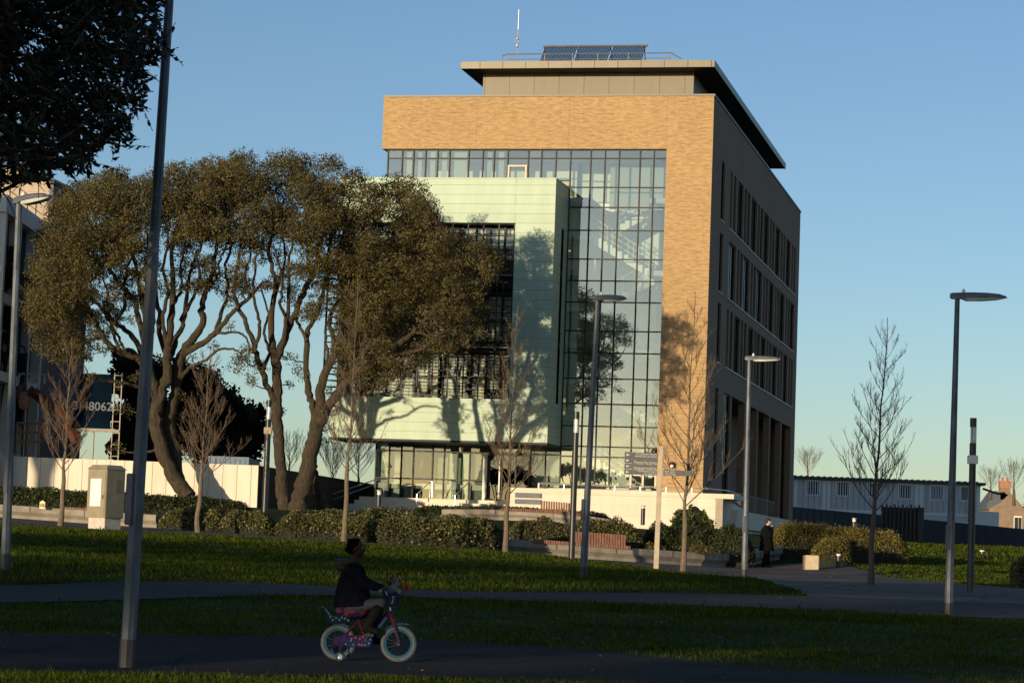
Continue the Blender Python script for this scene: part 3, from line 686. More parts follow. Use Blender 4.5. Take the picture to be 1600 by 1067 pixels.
# solar array and mast on the roof
sa = empty('solar_array', bl(-7.7, 3.2, 29.72), 'dark evacuated tube solar array tilted on the flat roof canopy', 'solar panel', rz=-YAW)
for k in range(3):
    q = MB(); x0 = -3.05 + k * 2.05
    for i in range(22): q.tube([(x0 + .05 + i * .089, -.55, .18), (x0 + .14 + i * .089, .35, 1.22)], .034, 6)
    q.build('tube_collector', M['pv'], sa)
q = MB(); q.tube([(-3.05, .37, 1.26), (3.2, .37, 1.26)], .07, 6); q.tube([(-3.1, -.55, .14), (3.1, -.55, .14)], .05, 6)
for x in (-3, -1, 1, 3): q.tube([(x, .4, 1.2), (x, .9, 0)], .03, 5); q.tube([(x, -.55, .14), (x, -.55, 0)], .03, 5)
q.build('support_frame', M['zinc_plain'], sa)
an = empty('radio_mast', bl(-12.1, 2.6, 29.7), 'thin white radio mast with small antennas on the roof edge', 'antenna', rz=-YAW)
q = MB(); q.tube([(0, 0, 0), (0, 0, 2.0)], .026, 6); q.tube([(0, 0, 2.0), (0, 0, 3.3)], .010, 5); q.build('mast', M['steel_rail'], an)
q = MB(); q.ell((0, -.05, 1.15), (.08, .08, .13)); q.ell((0, -.05, 1.55), (.07, .07, .09)); q.tube([(0, 0, 1.7), (.02, 0, 2.1)], .035, 6); q.torus((-.08, 0, 1.45), .14, .02, 16, 5); q.build('antenna', M['steel_rail'], an)
# ------------------------------------------------------------------ foliage and branch tools
RS = np.random.RandomState(11)
def cards(C, size, aspect=.6, up=.3, rs=RS, jit=.35):
    """leaf shaped rhombs round the centres C, a little folded"""
    C = np.asarray(C, float); n = len(C)
    a = rs.normal(size=(n, 3)); a[:, 2] += up * 0; a /= np.linalg.norm(a, axis=1)[:, None]
    b = rs.normal(size=(n, 3)); b -= (b * a).sum(1)[:, None] * a; b /= np.linalg.norm(b, axis=1)[:, None]
    s = size * (1 + rs.uniform(-jit, jit, n))[:, None]
    return np.stack([C - a * s * .5, C + b * s * .5 * aspect + a * s * .05, C + a * s * .5, C - b * s * .5 * aspect + a * s * .05], 1).reshape(-1, 3)
def puff(c, r, n, rs=RS, flat=.8, hollow=.35):
    d = rs.normal(size=(n, 3)); d /= np.linalg.norm(d, axis=1)[:, None]
    rr = (hollow + (1 - hollow) * rs.rand(n) ** .6)[:, None] * r
    return np.array(c) + d * rr * np.array([1, 1, flat])

def wiggle(a, b, n, amp, r, up=0):
    a, b = Vector(a), Vector(b); L = (b - a).length; pts = []
    o = Vector((r.uniform(-1, 1), r.uniform(-1, 1), r.uniform(-1, 1))) * amp * L
    for i in range(n + 1):
        t = i / n; p = a.lerp(b, t) + o * math.sin(math.pi * t) + Vector((0, 0, up * L * math.sin(math.pi * t)))
        if 0 < i < n: p += Vector((r.uniform(-1, 1), r.uniform(-1, 1), r.uniform(-1, 1))) * amp * L * .35
        pts.append(p)
    return pts
def smooth_pts(pts, k=4):
    """Catmull-Rom through pts"""
    P_ = [pts[0]] + list(pts) + [pts[-1]]; out = []
    for i in range(1, len(P_) - 2):
        for j in range(k):
            t = j / k; a, b, c, d = P_[i - 1], P_[i], P_[i + 1], P_[i + 2]
            out.append(.5 * ((2 * b) + (c - a) * t + (2 * a - 5 * b + 4 * c - d) * t * t + (3 * b - a - 3 * c + d) * t ** 3))
    out.append(pts[-1]); return out
def poly_in(poly, x, y):
    c = False; j = len(poly) - 1
    for i in range(len(poly)):
        xi, yi = poly[i]; xj, yj = poly[j]
        if (yi > y) != (yj > y) and x < (xj - xi) * (y - yi) / (yj - yi) + xi: c = not c
        j = i
    return c

# ------------------------------------------------------------------ the two holm oaks
def oak(name, label, base, Y0, limbs, dense, sparse, extra, seed, leafmat='oak_leaf'):
    """limbs: list of (list of photo points, start radius px, end radius px, depth drift m)"""
    r = random.Random(seed); rs = np.random.RandomState(seed)
    g = P(base[0], base[1], Y0); root = empty(name, g, label, 'tree', 'two spreading evergreen oaks')
    wood = MB((-g.x, -g.y, -g.z)); nodes = []
    mpp = Y0 / F
    for pts, ra, rb, dy in limbs:
        y_ = dy[0] if isinstance(dy, tuple) else 0; y2 = dy[1] if isinstance(dy, tuple) else dy
        p3 = []; n = len(pts)
        for i, (x, y) in enumerate(pts):
            t = i / (n - 1); p3.append(P(x, y, Y0 + y_ + (y2 - y_) * t))
        p3 = smooth_pts(p3, 5)
        for i in range(1, len(p3) - 1): p3[i] += Vector((r.gauss(0, 1), r.gauss(0, 1), r.gauss(0, .5))) * .035
        m = len(p3); rad = [(ra + (rb - ra) * (i / (m - 1)) ** .8) * mpp * .84 * (1 + .08 * r.uniform(-1, 1)) for i in range(m)]
        wood.tube(p3, rad, 9)
        for i in range(m // 3, m): nodes.append((p3[i], rad[i]))
    # crown clumps
    cl = []
    def sample(poly, n, dens, rmin, rmax, zsp):
        xs = [p[0] for p in poly]; ys = [p[1] for p in poly]; k = 0; tries = 0; pts = []
        while k < n and tries < n * 60:
            tries += 1; x = r.uniform(min(xs), max(xs)); y = r.uniform(min(ys), max(ys))
            if not poly_in(poly, x, y): continue
            yy = r.uniform(-1, 1) * zsp
            if any((x - q[0]) ** 2 + (y - q[1]) ** 2 + ((yy - q[2]) / mpp) ** 2 * .35 < dens ** 2 for q in pts): continue
            pts.append((x, y, yy)); k += 1
            cl.append((P(x, y, Y0 + yy), r.uniform(rmin, rmax), 1.0))
    sample(dense[0], dense[1], 16, .42, .98, 5.0)
    for poly, n, zs in sparse: sample(poly, n, 14, .35, .65, zs)
    for x, y, rr, yy in extra: cl.append((P(x, y, Y0 + yy), rr, .8))
    cl.sort(key=lambda c: min((c[0] - nd[0]).length for nd in nodes[::3]))
    twig = MB((-g.x, -g.y, -g.z))
    for c, rr, d in cl:
        best = None; bd = 1e9
        for nd, ra in nodes:
            v = c - nd; L = v.length + max(0, -v.z) * 2.0
            if L < bd: bd = L; best = (nd, ra)
        a, ra = best
        if (c - a).length > .3:
            pts = wiggle(a, c, 5, .10, r, -.06); L = (c - a).length
            r0 = min(ra * .7, .035 + .016 * L); rad = [r0 * (1 - .8 * i / 5) for i in range(6)]
            wood.tube(pts, rad, 5, cap=False)
            for i in range(2, 6): nodes.append((pts[i], rad[i]))
        for k in range(4):
            d2 = Vector((r.gauss(0, 1), r.gauss(0, 1), r.gauss(.3, .8))).normalized() * rr * .9
            twig.tube([c - Vector((0, 0, rr * .2)), c + d2 * .5, c + d2], [.018, .012, .006], 3, cap=False)
    wood.build('trunk', M['bark_oak'], root, smooth=True); twig.build('twigs', M['twig_dark'], root)
    V = []
    for c, rr, d in cl:
        n = int(560 * (rr / .8) ** 2 * d)
        C = puff(c, rr * 1.05, n, rs, .72, .25)
        # sub-tufts
        t = C[rs.randint(0, n, n // 14)]; C2 = t[rs.randint(0, len(t), n * 2 // 3)] + rs.normal(size=(n * 2 // 3, 3)) * .085
        V.append(cards(np.concatenate([C[:n // 3], C2]), .108, .55, rs=rs))
    np_mesh('crown', np.concatenate(V) - np.array(g), 4, M[leafmat], root)
    return root
L1 = [([(296, 776), (272, 745), (252, 700), (243, 655), (250, 620), (262, 590)], 15, 11, 0),
      ([(247, 640), (240, 600), (232, 568), (228, 520), (222, 470), (212, 420), (200, 375)], 9, 3, -1.5),
      ([(262, 592), (262, 560), (264, 530), (268, 480), (271, 440), (268, 395), (276, 350)], 10, 3, -.5),
      ([(287, 776), (278, 740), (272, 700), (266, 660), (272, 620), (279, 585), (283, 555)], 11, 9, (.8, .5)),
      ([(283, 556), (300, 530), (316, 508), (316, 480), (322, 455), (332, 425), (338, 385), (345, 350)], 9, 3, (.5, 1.5)),
      ([(285, 552), (310, 540), (335, 521), (362, 490), (389, 465), (412, 440)], 7, 3, (.5, -2)),
      ([(266, 556), (276, 528), (288, 495), (292, 460), (296, 430), (310, 390)], 6, 2.5, (.3, 2.5)),
      ([(240, 596), (226, 572), (212, 558), (187, 550), (166, 532), (150, 505), (138, 480), (115, 450)], 8, 3, (-.2, -2.5)),
      ([(232, 575), (212, 535), (196, 515), (180, 505), (156, 480), (140, 462), (118, 430)], 6, 2.5, (-.5, 1)),
      ([(230, 555), (218, 500), (210, 470), (192, 448), (176, 425), (165, 390), (150, 350)], 6, 2.5, (-.6, -2.5)),
      ([(262, 560), (250, 520), (248, 480), (240, 440), (246, 400), (240, 350)], 6, 2.5, (.2, 2.5)),
      ([(250, 625), (228, 610), (200, 600), (175, 596), (152, 592), (140, 588)], 4, 2, (0, -2)),
      ([(283, 590), (300, 572), (318, 566), (345, 545), (372, 548)], 4, 1.8, (.5, -1.5)),
      ([(335, 521), (352, 520), (372, 520), (386, 530), (392, 548)], 3, 1.5, (-.5, -1.2)),
      ([(160, 528), (140, 530), (118, 545), (95, 548), (70, 560)], 3.5, 1.5, (-1, -2.5))]
L1 += [([(262, 540), (254, 500), (262, 460), (256, 420), (262, 380), (255, 330)], 4.5, 1.8, (0, -3)), ([(283, 500), (300, 470), (312, 440), (310, 400), (322, 360), (318, 320)], 4, 1.6, (.5, -3)),
       ([(232, 545), (240, 510), (236, 470), (226, 430), (232, 390), (225, 340)], 4.5, 1.8, (0, 3)), ([(187, 548), (176, 515), (166, 490), (168, 455), (156, 425)], 3.5, 1.6, (-2, 1)),
       ([(335, 521), (346, 490), (356, 455), (352, 420), (362, 380), (358, 330)], 4.5, 1.8, (0, 3)), ([(389, 465), (384, 430), (392, 395), (386, 350)], 3, 1.5, (-2, 1)),
       ([(322, 455), (340, 430), (346, 400), (360, 370)], 3, 1.5, (1, -2)), ([(180, 507), (196, 475), (194, 440), (204, 400), (198, 360)], 4, 1.8, (-2, 2)),
       ([(140, 502), (124, 480), (104, 470), (88, 445)], 3, 1.5, (-2.5, 0)), ([(268, 480), (284, 450), (282, 415), (292, 370)], 3.5, 1.6, (-.5, 3)), ([(212, 558), (196, 548), (186, 528), (170, 500), (160, 470)], 3.5, 1.6, (-1, 3))]
D1 = [(55, 400), (78, 345), (100, 312), (130, 292), (165, 280), (200, 276), (250, 276), (310, 262), (345, 252), (365, 246), (400, 248), (400, 385), (360, 390), (300, 372), (250, 368), (215, 385), (180, 415), (150, 440), (120, 480), (80, 500), (50, 500), (44, 450)]
oak('oak_tree', 'wide evergreen oak with double trunk in front of the cream wall', (286, 776), 126, L1, (D1, 350),
    [([(50, 505), (120, 480), (215, 400), (250, 400), (240, 450), (190, 500), (130, 560), (60, 555), (40, 540)], 80, 3.5), ([(300, 380), (395, 390), (395, 480), (340, 470), (310, 450)], 26, 4), ([(215, 385), (300, 375), (305, 450), (240, 460)], 22, 4)],
    [(160, 545, .5, -2), (118, 560, .45, -2), (385, 560, .6, -1.5), (370, 575, .5, -1.5), (405, 572, .5, -1), (392, 592, .4, -1), (335, 540, .35, 0), (205, 500, .4, -2), (300, 560, .35, 0),
     (278, 620, .4, .8), (280, 650, .45, 1), (282, 680, .45, 1), (284, 710, .4, 1), (250, 560, .35, 0), (185, 600, .35, -1.5), (145, 590, .35, -2), (215, 590, .45, 0), (195, 640, .5, 1), (180, 700, .5, 1.5), (360, 510, .35, -1)], 21)
L2 = [([(447, 796), (441, 765), (440, 735), (436, 705), (434, 660), (433, 625), (434, 592), (430, 552)], 12, 9, 0),
      ([(431, 556), (423, 520), (425, 480), (430, 440), (420, 395), (425, 350), (420, 310)], 7, 2.5, (0, -1)),
      ([(433, 560), (445, 528), (460, 492), (472, 460), (492, 420), (500, 380), (505, 330)], 8, 3, (0, 1.5)),
      ([(441, 540), (448, 500), (452, 460), (450, 410), (460, 360)], 5, 2, (.3, -2.5)),
      ([(436, 640), (424, 616), (412, 588), (400, 552), (390, 522), (378, 492), (366, 455), (372, 410), (380, 360)], 7, 2.5, (0, -1.5)),
      ([(398, 545), (405, 520), (402, 490), (395, 450), (400, 400)], 4, 2, (-.8, -2.5)),
      ([(464, 797), (474, 760), (483, 720), (493, 680), (495, 655)], 18, 13, (-.5, -.6)),
      ([(491, 678), (490, 640), (483, 612), (479, 575), (479, 530), (486, 508), (500, 477), (508, 440), (512, 400), (520, 350)], 8, 2.5, (-.5, 1.5)),
      ([(480, 532), (468, 508), (462, 495), (466, 470)], 4, 2, (.2, 1.4)),
      ([(495, 662), (500, 630), (503, 598), (520, 556), (534, 518), (548, 480), (556, 440), (560, 390), (575, 340)], 11, 3, (-.6, -1.5)),
      ([(498, 662), (516, 631), (538, 602), (562, 580), (600, 557), (637, 527), (668, 495), (695, 465), (715, 430)], 11, 3, (-.6, -2.5)),
      ([(545, 596), (560, 565), (580, 535), (590, 500), (610, 460), (618, 420), (625, 370), (630, 330)], 6, 2.5, (-1, 2)),
      ([(600, 557), (630, 552), (660, 545), (690, 520), (730, 505)], 4, 2, (-1.5, -3.5)),
      ([(612, 550), (640, 500), (650, 460), (655, 410), (665, 360)], 4, 2, (-1.5, .5)),
      ([(668, 495), (700, 480), (735, 470), (755, 450)], 3.5, 2, (-2.2, -3)),
      ([(524, 548), (516, 500), (530, 460), (528, 410), (540, 350), (545, 310)], 5, 2, (-1, 2.5)),
      ([(505, 796), (500, 775), (494, 750), (488, 725)], 10, 8, (1.2, .8))]
L2 += [([(426, 474), (436, 440), (446, 405), (440, 360)], 4, 1.6, (0, 3)), ([(453, 510), (440, 480), (442, 440), (432, 400)], 4, 1.6, (0, -3)), ([(472, 460), (484, 440), (480, 400), (490, 360)], 4, 1.6, (1, -2)),
       ([(534, 518), (546, 500), (548, 450), (540, 410), (552, 370)], 4, 1.6, (-1, 2)), ([(503, 598), (512, 560), (510, 520), (520, 480)], 4, 1.6, (-.6, 1.5)), ([(580, 568), (600, 530), (612, 500), (640, 480)], 4, 1.6, (-1.5, 1)),
       ([(410, 580), (420, 550), (414, 520), (418, 490), (408, 450)], 4, 1.6, (0, 2)), ([(637, 527), (652, 520), (676, 528), (700, 535)], 3, 1.4, (-2, -3)), ([(700, 470), (725, 450), (745, 410), (755, 385)], 3, 1.4, (-2.6, -1))]
D2 = [(398, 250), (430, 250), (500, 250), (530, 258), (570, 272), (620, 280), (655, 300), (680, 340), (690, 364), (735, 366), (766, 390), (776, 420), (755, 445), (745, 480), (715, 500), (690, 490), (650, 510), (600, 520), (560, 505), (530, 470), (505, 440), (490, 392), (440, 388), (398, 388)]
oak('oak_tree', 'tall evergreen oak with forked trunk overlapping the green metal box', (462, 797), 126, L2, (D2, 350),
    [([(520, 470), (620, 515), (700, 500), (700, 540), (640, 580), (590, 605), (530, 580)], 95, 3.5), ([(398, 390), (500, 390), (520, 490), (470, 500), (440, 450), (400, 460)], 34, 4), ([(690, 490), (765, 470), (758, 520), (720, 540), (690, 560)], 26, 3)],
    [(385, 545, .45, -1.5), (375, 560, .5, -2), (395, 600, .35, -1), (455, 560, .5, .8), (465, 580, .45, .8), (450, 600, .3, .5), (478, 590, .35, 0), (520, 640, .4, -.5), (515, 670, .4, 0), (505, 640, .3, -1), (560, 600, .35, -1.5),
     (440, 640, .25, .2), (510, 690, .4, .5), (640, 560, .4, -2), (660, 570, .35, -2), (752, 520, .4, -3), (510, 610, .35, -1)], 33)

# ------------------------------------------------------------------ bare young trees
def young(label, px, py, Y, fork, top, spread, seed, m='twig', mb='bark_young', topx=None, n1=32, r0=None, group='bare young street trees'):
    r = random.Random(seed); g = P(px, py, Y); g.z = gzf(g.x, Y) - .03 if Y < 110 else g.z
    root = empty('young_tree', g, label, 'tree', group); mpp = Y / F
    topx = topx or px
    zf = P(px, fork, Y).z - g.z; H = P(px, top, Y).z - g.z; xt = P(topx, top, Y).x - g.x
    tr = MB(); pts = []
    for i in range(13):
        t = i / 12; pts.append(Vector((xt * t ** 1.3 + r.uniform(-1, 1) * .03, r.uniform(-1, 1) * .03, H * t)))
    R0 = r0 or .085; rad = [R0 * (1.25 if i == 0 else 1) * max(.12, (1 - i / 12 * .8) if (H * i / 12) < zf else (1 - i / 12) * .75) for i in range(13)]
    tr.tube(smooth_pts(pts, 3), np.interp(np.linspace(0, 12, 37), range(13), rad).tolist(), 8)
    tr.build('trunk', M[mb], root, smooth=True)
    def at(z): return pts[min(12, max(0, int(round(z / H * 12))))]
    b = MB(); W = spread * mpp
    def grow(p, d, L, rad, lev):
        n = 5 if lev < 2 else 3; q = [p.copy()]; dd = d.copy()
        for i in range(n):
            dd = (dd + Vector((r.gauss(0, .11), r.gauss(0, .11), .11 if lev < 2 else .05))).normalized(); q.append(q[-1] + dd * L / n)
        b.tube(q, [rad * (1 - .75 * i / n) for i in range(n + 1)], 4 if lev == 0 else 3, cap=False)
        if lev < 3:
            k = (8, 6, 3)[lev]
            for j in range(k):
                t = r.uniform(.18, .95); s = q[min(n - 1, int(t * n))].lerp(q[min(n, int(t * n) + 1)], t * n % 1)
                e = (dd + Vector((r.gauss(0, .38), r.gauss(0, .38), r.gauss(.22, .2)))).normalized()
                grow(s, e, L * (.5, .52, .5)[lev] * r.uniform(.5, 1.1) * (1.15 - t * .5), rad * .5, lev + 1)
    for i in range(n1):
        t = i / n1; z = zf + (H - zf) * .93 * t ** 1.2; a = i * 2.4 + r.uniform(-.4, .4)
        reach = W * (1 - t) ** .6 * r.uniform(.8, 1.2) + .2
        d = Vector((math.cos(a), math.sin(a), r.uniform(.75, 1.2))).normalized()
        grow(at(z) * 1 + Vector((0, 0, z - at(z).z)), d, max(reach * 1.5, .5), .019 * (1 - t * .6), 0)
    b.build('crown', M[m], root)
    return root
young('bare young tree left of the steel cabinet with reddish twigs', 95, 822, 80, 738, 530, 42, 1, topx=112)
young('bare young tree in front of the cream wall beside the oak', 308, 832, 80, 752, 540, 45, 2, topx=330)
young('bare young tree standing before the low hedge under the green box', 538, 846, 80, 738, 430, 48, 3, topx=560)
young('bare young tree in front of the entrance doors beside the upper bench', 790, 864, 79.5, 772, 480, 48, 4, topx=808)
young('bare young tree in front of the brick corner pier right of the fingerpost', 1067, 893, 76, 792, 455, 68, 5, topx=1086, n1=34)
young('dark bare tree on the plaza between the street lamps at right', 1360, 914, 68, 800, 495, 52, 6, 'twig_dark', 'twig_dark', 1388, 36)
young('distant bare tree rising over the cabin roof beside the building', 1262, 760, 300, 742, 706, 24, 8, 'twig', 'twig', group='distant bare trees', n1=26, r0=.2)
young('distant bare tree behind the cabin end, left of the tan house chimney', 1548, 780, 330, 765, 735, 20, 9, 'twig', 'twig', group='distant bare trees', n1=26, r0=.2)
young('distant bare tree right of the tan house chimney', 1584, 790, 330, 765, 722, 26, 10, 'twig', 'twig', group='distant bare trees', n1=30, r0=.25)
young('bare bush behind the dark wall between the oak trunks', 452, 745, 160, 735, 680, 32, 12, 'twig_dark', 'twig_dark', group='distant bare trees', n1=20)
young('twiggy pinkish bush seen below the green box left of the glass', 560, 755, 175, 748, 682, 46, 13, group='distant bare trees', n1=34)
young('twiggy pinkish bush left of the one under the green box', 520, 760, 178, 752, 696, 36, 14, group='distant bare trees', n1=30)

# ------------------------------------------------------------------ dark evergreens behind the wall
def dense_tree(name, label, blobs, Y, leaf, size, n, base, cat='tree', group=None, woodmat='bark_oak', trunk=True, dep=1.0, core=True, aspect=.6):
    g = P(base[0], base[1], Y); root = empty(name, g, label, cat, group); mpp = Y / F; V = []; rs = np.random.RandomState(int(base[0]) % 997)
    if core:
        cm = MB((-g.x, -g.y, -g.z))
    w = MB((-g.x, -g.y, -g.z))
    for x, y, rad, dy in blobs:
        c = P(x, y, Y + dy); R_ = rad * mpp
        k = int(n * (rad / 30) ** 2); sub = puff(c, R_, max(8, k // 60), rs, .95, .75)
        C = sub[rs.randint(0, len(sub), k)] + rs.normal(size=(k, 3)) * R_ * .16
        V.append(cards(C, size, aspect, rs=rs))
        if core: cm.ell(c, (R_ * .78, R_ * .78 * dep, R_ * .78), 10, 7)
        if trunk: w.tube([g, Vector((g.x * .5 + c.x * .5, g.y * .5 + c.y * .5, (g.z + c.z) / 2)), c], [.25, .18, .06], 6)
    if trunk: w.build('trunk', M[woodmat], root)
    cr = np_mesh('crown', np.concatenate(V) - np.array(g), 4, M[leaf], root)
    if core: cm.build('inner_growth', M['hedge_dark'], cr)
    return root
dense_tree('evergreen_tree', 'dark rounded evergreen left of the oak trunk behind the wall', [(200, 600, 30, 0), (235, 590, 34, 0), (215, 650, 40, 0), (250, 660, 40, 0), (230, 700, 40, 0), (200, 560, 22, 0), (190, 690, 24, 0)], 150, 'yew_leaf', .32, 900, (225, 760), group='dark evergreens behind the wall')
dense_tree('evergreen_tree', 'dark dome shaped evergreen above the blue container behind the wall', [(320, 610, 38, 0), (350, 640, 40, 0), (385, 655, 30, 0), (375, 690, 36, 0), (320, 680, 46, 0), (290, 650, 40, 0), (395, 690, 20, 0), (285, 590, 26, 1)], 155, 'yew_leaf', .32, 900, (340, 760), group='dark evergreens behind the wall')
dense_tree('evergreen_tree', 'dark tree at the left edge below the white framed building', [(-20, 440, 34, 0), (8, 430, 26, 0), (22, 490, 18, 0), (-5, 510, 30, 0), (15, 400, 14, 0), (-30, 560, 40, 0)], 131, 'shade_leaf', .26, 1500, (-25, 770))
dense_tree('laurel_bush', 'round glossy green bush at the right end of the terrace wall', [(1070, 808, 17, 0), (1092, 812, 20, 0), (1078, 822, 20, .2), (1100, 825, 16, 0), (1058, 822, 12, 0), (1085, 800, 12, 0)], 108, 'bush_green', .16, 1500, (1082, 838), 'bush', trunk=False)
# ------------------------------------------------------------------ hedges
def hedge(label, pts, width, leaf, size, dens, lump=.10, seed=1, name='hedge', group=None, sq=.45, base_h=0.0, aspect=.6, spiky=0):
    """pts: (px, Y, photo y of its top); the hedge runs along them and is width metres deep"""
    rs = np.random.RandomState(seed); A = []
    for px, Y, ty in pts:
        x = XG(px, Y); z0 = gzf(x, Y) + base_h; A.append((x, Y, z0, P(px, ty, Y).z - z0))
    A = np.array(A); seg = np.r_[0, np.cumsum(np.hypot(np.diff(A[:, 0]), np.diff(A[:, 1])))]; Lh = seg[-1]
    g = (A[0, 0], A[0, 1], A[0, 2])
    ph = rs.uniform(0, 6, 8)
    def surf(s, th, k=1.0):
        s = np.clip(s, 0, Lh); x = np.interp(s, seg, A[:, 0]); y = np.interp(s, seg, A[:, 1]); z0 = np.interp(s, seg, A[:, 2]); h = np.interp(s, seg, A[:, 3])
        e = np.clip(np.minimum(s, Lh - s) / .5, 0, 1) ** .5
        c, sn = np.cos(th), np.sin(th); cx = np.sign(c) * np.abs(c) ** sq; sz = np.abs(sn) ** sq
        l = 1 + lump * (np.sin(s * 2.1 + ph[0] + c * 2) + .8 * np.sin(s * 4.7 + ph[1] + sn * 3) + .5 * np.sin(s * 9.3 + ph[2] + c * 5)) / 1.5
        return np.stack([x, y + width / 2 - cx * width / 2 * k * l * (.35 + .65 * e), z0 + h * sz * k * (1 + (l - 1) * .8) * (.4 + .6 * e)], -1)
    n = int(dens * Lh * (width + A[:, 3].mean() * 2))
    s = rs.uniform(0, Lh, n); th = rs.uniform(0, np.pi * .93, n) ; k = rs.uniform(.86, 1.04, n)
    # leaf tufts: gather the cards in little groups
    C = surf(s, th, k) + rs.normal(size=(n, 3)) * .02
    # ends
    m = max(20, n // 14)
    for se in (0, Lh):
        a = surf(np.full(m, se), rs.uniform(0, np.pi, m), rs.uniform(0, 1, m) ** .5); C = np.r_[C, a]
    if spiky:
        q = rs.rand(len(C)) < spiky; C[q, 2] += rs.uniform(0, .16, q.sum())
    o = np_mesh(name, cards(C, size, aspect, rs=rs), 4, M[leaf], None, loc=g)
    tag(o, label, 'hedge', group)
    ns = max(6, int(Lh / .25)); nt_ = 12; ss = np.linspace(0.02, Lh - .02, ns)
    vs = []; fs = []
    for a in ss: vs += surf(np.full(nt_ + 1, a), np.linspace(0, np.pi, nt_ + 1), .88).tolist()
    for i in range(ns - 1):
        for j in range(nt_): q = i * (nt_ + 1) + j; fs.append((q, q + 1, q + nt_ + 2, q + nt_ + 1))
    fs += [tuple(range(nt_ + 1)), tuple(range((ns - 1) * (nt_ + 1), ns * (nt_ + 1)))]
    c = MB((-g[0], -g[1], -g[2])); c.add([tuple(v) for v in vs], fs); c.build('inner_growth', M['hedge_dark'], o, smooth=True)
    return o
hedge('long clipped hedge on the planter left of the steel cabinet, under the cream wall', [(-60, 88, 757), (0, 88, 760), (140, 88, 768), (240, 88, 773), (330, 88, 779), (396, 88, 789)], 1.6, 'hedge_green', .085, 520, .05, 1, sq=.35)
hedge('flowering hedge mound right of the steel cabinet at the path edge', [(243, 83, 797), (300, 82.5, 792), (350, 82, 796)], 2.2, 'hedge_leaf', .08, 620, .06, 2, group='flowering hedges along the path')
hedge('flowering hedge mound between two young trees, beside the black light column', [(338, 81.8, 797), (385, 81.5, 797), (424, 81, 803)], 2.2, 'hedge_leaf', .08, 620, .06, 3, group='flowering hedges along the path')
hedge('large flowering hedge right of the black light column, below the oak trunk', [(424, 81, 810), (480, 81, 802), (560, 81, 806), (592, 81, 808)], 2.4, 'hedge_leaf', .08, 620, .065, 4, group='flowering hedges along the path')
hedge('large flowering hedge behind the cyclist, lit by the sun', [(575, 81, 810), (640, 81, 807), (720, 81.5, 808), (785, 82.5, 814)], 2.6, 'hedge_leaf', .08, 620, .065, 5, group='flowering hedges along the path')
hedge('low flowering hedge behind the first, on the slope below the glass', [(430, 88, 800), (520, 88, 797), (600, 88, 794), (640, 88, 800), (690, 88, 813), (715, 88, 818)], 3.2, 'hedge_leaf', .09, 330, .10, 6, group='flowering hedges along the path')
hedge('dark hedge behind the long planter bench with the raised slatted back', [(790, 88.6, 816), (850, 88.6, 812), (905, 88.6, 816), (960, 88.6, 814), (1010, 88.6, 824)], 1.8, 'hedge_leaf', .085, 480, .12, 7, group='flowering hedges along the path')
hedge('clipped hedge behind the upper planter bench, under the entrance steps', [(628, 104, 797), (660, 104, 791), (760, 104, 790), (850, 104, 795), (960, 104, 803)], 1.5, 'hedge_green', .09, 420, .05, 8, sq=.35)
hedge('dark shrub hedge behind the planter at the foot of the pale terrace wall', [(1005, 90.5, 818), (1060, 90.5, 824), (1110, 90.5, 824), (1160, 90.5, 828), (1182, 90.5, 838)], 2.2, 'hedge_green', .085, 520, .14, 9)
hedge('long russet hedge right of the standing man', [(1205, 97, 822), (1240, 97.5, 819), (1300, 98, 822), (1350, 98, 828), (1395, 98, 833), (1424, 98, 842)], 2.4, 'rust_leaf', .065, 850, .045, 10, sq=.28, spiky=.15)
hedge('short russet hedge spur behind the stone block seat', [(1272, 93.5, 840), (1300, 93.5, 841), (1334, 93.5, 846)], 2.6, 'rust_leaf', .065, 900, .045, 11, sq=.28, spiky=.15)
hedge('dark hedge end cut by the right edge of the picture', [(1590, 78, 868), (1640, 78, 868)], 1.6, 'hedge_green', .08, 500, .06, 12)
hedge('tuft of dry plants in the planter left of the signpost', [(1010, 87.7, 851), (1040, 87.7, 854)], .5, 'rust_leaf', .09, 420, .05, 13, 'planter_plant', spiky=.3, base_h=.45)
hedge('tuft of dry plants in the planter right of the young tree', [(1078, 88.2, 853), (1110, 88.2, 856)], .5, 'rust_leaf', .09, 420, .05, 14, 'planter_plant', spiky=.3, base_h=.45)

